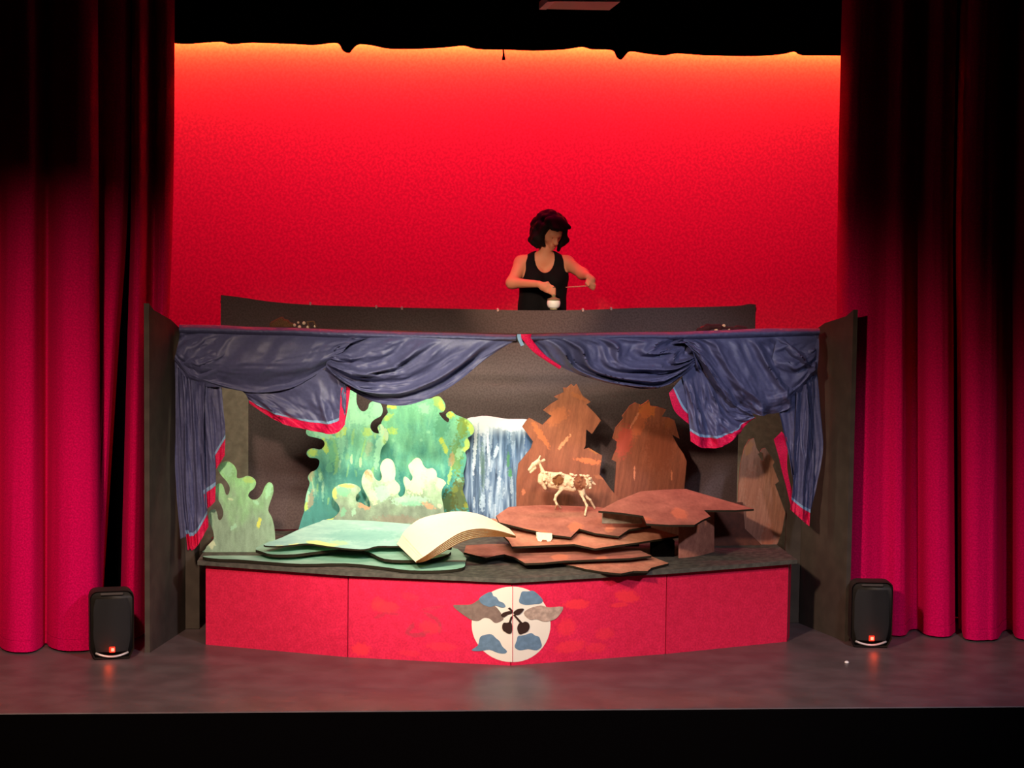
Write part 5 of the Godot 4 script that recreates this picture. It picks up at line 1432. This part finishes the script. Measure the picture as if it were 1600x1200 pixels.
# ------------------------------------------------------------------ speakers and the rest
func speaker(px: float, py: float, turn: float, label):
	var at := py_(px, py, 0.0)
	var o := thing("speaker", at, label, "speaker", "small speakers on the stage floor")
	var w := 0.145
	var h := 0.46
	var xf := Transform3D(Basis(Vector3.UP, turn), at)
	var st := begin()
	var dark := grain(mat(Color(0.17, 0.145, 0.115), 0.6, 0.4), 0.06, 71, 0.8, 4.0)
	# cabinet: rounded outline, tapered to the back
	var prof := PackedVector2Array()
	for k in 5:
		var a := PI * 0.5 * k / 4.0
		prof.append(Vector2(w - 0.05 + 0.05 * cos(a), h - 0.05 + 0.05 * sin(a)))
	for k in 5:
		var a := PI * 0.5 + PI * 0.5 * k / 4.0
		prof.append(Vector2(-w + 0.05 + 0.05 * cos(a), h - 0.05 + 0.05 * sin(a)))
	prof.append_array([Vector2(-w, 0.06), Vector2(-w + 0.014, 0.03), Vector2(-w + 0.03, 0.0), Vector2(w - 0.03, 0.0), Vector2(w - 0.014, 0.03), Vector2(w, 0.06)])
	var rings := [[0.10, 0.93], [0.115, 0.97], [0.09, 1.0], [-0.03, 0.97], [-0.08, 0.78], [-0.09, 0.72]]
	var ring := func(i: int, p: Vector2) -> Vector3:
		var s: float = rings[i][1]
		return xf * Vector3(p.x * s, (p.y - h * 0.5) * (s if i < 2 else lerpf(s, 1.0, 0.55)) + h * 0.5, rings[i][0])
	# the lowest ring of the front face stays on the floor
	var drop := 0.0
	for i in rings.size() - 1:
		for k in prof.size():
			var p := prof[k]
			var q := prof[(k + 1) % prof.size()]
			quad(st, ring.call(i, p), ring.call(i, q), ring.call(i + 1, q), ring.call(i + 1, p), xf.basis * Vector3(q.y - p.y, p.x - q.x, 0.0))
	for k in range(1, prof.size() - 1):
		tri(st, ring.call(0, prof[0]), ring.call(0, prof[k]), ring.call(0, prof[k + 1]), xf.basis * Vector3(0, 0, 1))
		tri(st, ring.call(5, prof[0]), ring.call(5, prof[k]), ring.call(5, prof[k + 1]), xf.basis * Vector3(0, 0, -1))
	done(st, "cabinet", dark, o)
	# bowed grille
	st = begin()
	var rows := []
	for y in [0.055, 0.14, 0.24, 0.34, 0.405]:
		var r := []
		for x in [-0.118, -0.08, 0.0, 0.08, 0.118]:
			var xx: float = x * (0.86 if y == 0.055 or y == 0.405 else 1.0)
			r.append(xf * Vector3(xx, y, 0.112 + 0.022 * cos(x / 0.118 * PI * 0.5)))
		rows.append(r)
	cloth(st, rows, 20, 20, func(_u, _v): return 0.0, 0.0, 1.0, 0.0, 1.0, xf.basis * Vector3(0, 0, 1))
	var gr := grain(mat(Color(0.13, 0.11, 0.085), 0.55, 0.4), 0.25, 73, 0.4, 6.0, 0.6)
	gr.cull_mode = BaseMaterial3D.CULL_DISABLED
	done(st, "grille", gr, o)
	st = begin(false)
	box(st, Vector3(-0.075, 0.425, 0.07), Vector3(0.075, 0.442, 0.116), 0.006, xf)
	done(st, "handle", mat(Color(0.26, 0.22, 0.19), 0.5), o)
	st = begin(false)
	box(st, Vector3(-0.019, 0.052, 0.128), Vector3(0.019, 0.090, 0.140), 0.003, xf)
	var lamp := mat(Color(0.9, 0.16, 0.05), 0.5)
	lamp.emission_enabled = true
	lamp.emission = Color(1.0, 0.16, 0.04)
	lamp.emission_energy_multiplier = 0.7
	var bd := done(st, "indicator_light", lamp, o)
	tag(bd, "small glowing orange badge", "")
	st = begin(false)
	box(st, Vector3(-0.008, 0.060, 0.139), Vector3(0.013, 0.082, 0.142), 0.001, xf)
	var lit := mat(Color(1.0, 0.72, 0.62), 0.5)
	lit.emission_enabled = true
	lit.emission = Color(1.0, 0.55, 0.42)
	lit.emission_energy_multiplier = 0.7
	done(st, "lens_light", lit, bd)
	st = begin()
	var arc := []
	for k in 9:
		var t := -1.0 + k / 4.0
		arc.append(xf * Vector3(t * 0.105, 0.022 + 0.022 * t * t, 0.102 + 0.022 * cos(t * PI * 0.5)))
	tube(st, arc, 0.008, 6)
	tag(done(st, "foot_strip", mat(Color(0.75, 0.70, 0.66), 0.35, 0.5, 0.3), o), "pale curved strip along the foot", "")
	var l := OmniLight3D.new()
	l.name = "indicator_glow"
	l.position = Vector3(0, 0.07, 0.17)
	l.light_energy = 0.004
	l.light_color = Color(1.0, 0.3, 0.12)
	l.light_size = 0.02
	l.omni_range = 12.0
	l.omni_attenuation = 2.0
	l.shadow_enabled = true
	o.add_child(l, true)

func build_small_things():
	speaker(173, 1025, 0.18, "small black speaker with an orange badge, left of the booth")
	speaker(1357, 1007, -0.10, "small black speaker with an orange badge, right of the booth")
	# puppets laid on the ledge behind the valance
	var ledge := func(px: float, py: float) -> Vector3: return pr(px, py, -0.10)
	var spec := [
		["folded_puppet", "tan and grey puppet bundle with cream beads, on the ledge at left", [[428, 508, 440, 500, 7.0, 5.0], [436, 508, 448, 504, 6.5, 5.0], [446, 510, 456, 508, 5.0, 4.0]], Color(0.50, 0.33, 0.18), [[460, 508, 2.6], [468, 511, 2.8], [475, 505, 2.8], [481, 511, 2.4], [466, 504, 1.8], [492, 510, 2.0]], Color(0.88, 0.80, 0.66), [[484, 512, 480, 503, 490, 502, 494, 511], Color(0.42, 0.30, 0.18)]],
		["folded_puppet", "dark red puppet bundle with cream and grey lumps, on the ledge at right", [[1092, 518, 1106, 511, 4.0, 5.0], [1106, 511, 1124, 510, 4.5, 3.5], [1124, 511, 1152, 514, 2.4, 2.4], [1152, 513, 1164, 514, 4.6, 4.2]], Color(0.34, 0.08, 0.05), [[1119, 517, 3.6], [1102, 523, 3.0], [1108, 521, 3.2], [1113, 521, 2.6], [1131, 509, 2.8], [1139, 514, 2.2]], Color(0.90, 0.74, 0.55), [[1090, 519, 1096, 511, 1112, 508, 1128, 510], Color(0.55, 0.08, 0.05)]]]
	for s in spec:
		var a: Vector3 = ledge.call(s[2][0][0], s[2][0][1])
		var o := thing(s[0], Vector3(a.x, 2.14, a.z), s[1], "puppet")
		var bones := []
		for b in s[2]:
			bones.append([ledge.call(b[0], b[1]), ledge.call(b[2], b[3]), b[4] * 0.0043, b[5] * 0.0043])
			var f: Vector3 = ledge.call(b[0], b[1])
			bones.append([f, Vector3(f.x, 2.155, f.z), 0.016, 0.016])
		solid(nets(bones, 0.005, 0.012), "body", grain(mat(s[3], 0.85), 0.05, 81, 0.5, 6.0), o)
		for b in s[4]:
			var st := begin()
			var c: Vector3 = ledge.call(b[0], b[1])
			var r: float = b[2] * 0.0043
			var prof := PackedVector2Array()
			for k in 7: prof.append(Vector2(maxf(sin(PI * k / 6.0), 0.002) * r, -cos(PI * k / 6.0) * r))
			lathe(st, c, prof, 12)
			done(st, "bead", mat(s[5], 0.5), o)
		var st := begin()
		var path := []
		var w: Array = s[6][0]
		for k in w.size() / 2: path.append(ledge.call(w[2 * k], w[2 * k + 1]))
		tube(st, path, 0.006, 6)
		done(st, "cord", mat(s[6][1], 0.8), o)
	# a scrap on the floor
	var c := py_(1323, 1036, 0.0)
	org = c
	var st := begin()
	var prof := PackedVector2Array([Vector2(0.0005, 0.0), Vector2(0.014, 0.0), Vector2(0.016, 0.006), Vector2(0.009, 0.014), Vector2(0.0005, 0.012)])
	lathe(st, c, prof, 7)
	tag(done(st, "paper_scrap", mat(Color(0.9, 0.85, 0.8), 0.7)), "tiny pale scrap lying on the stage floor near the right speaker", "scrap")
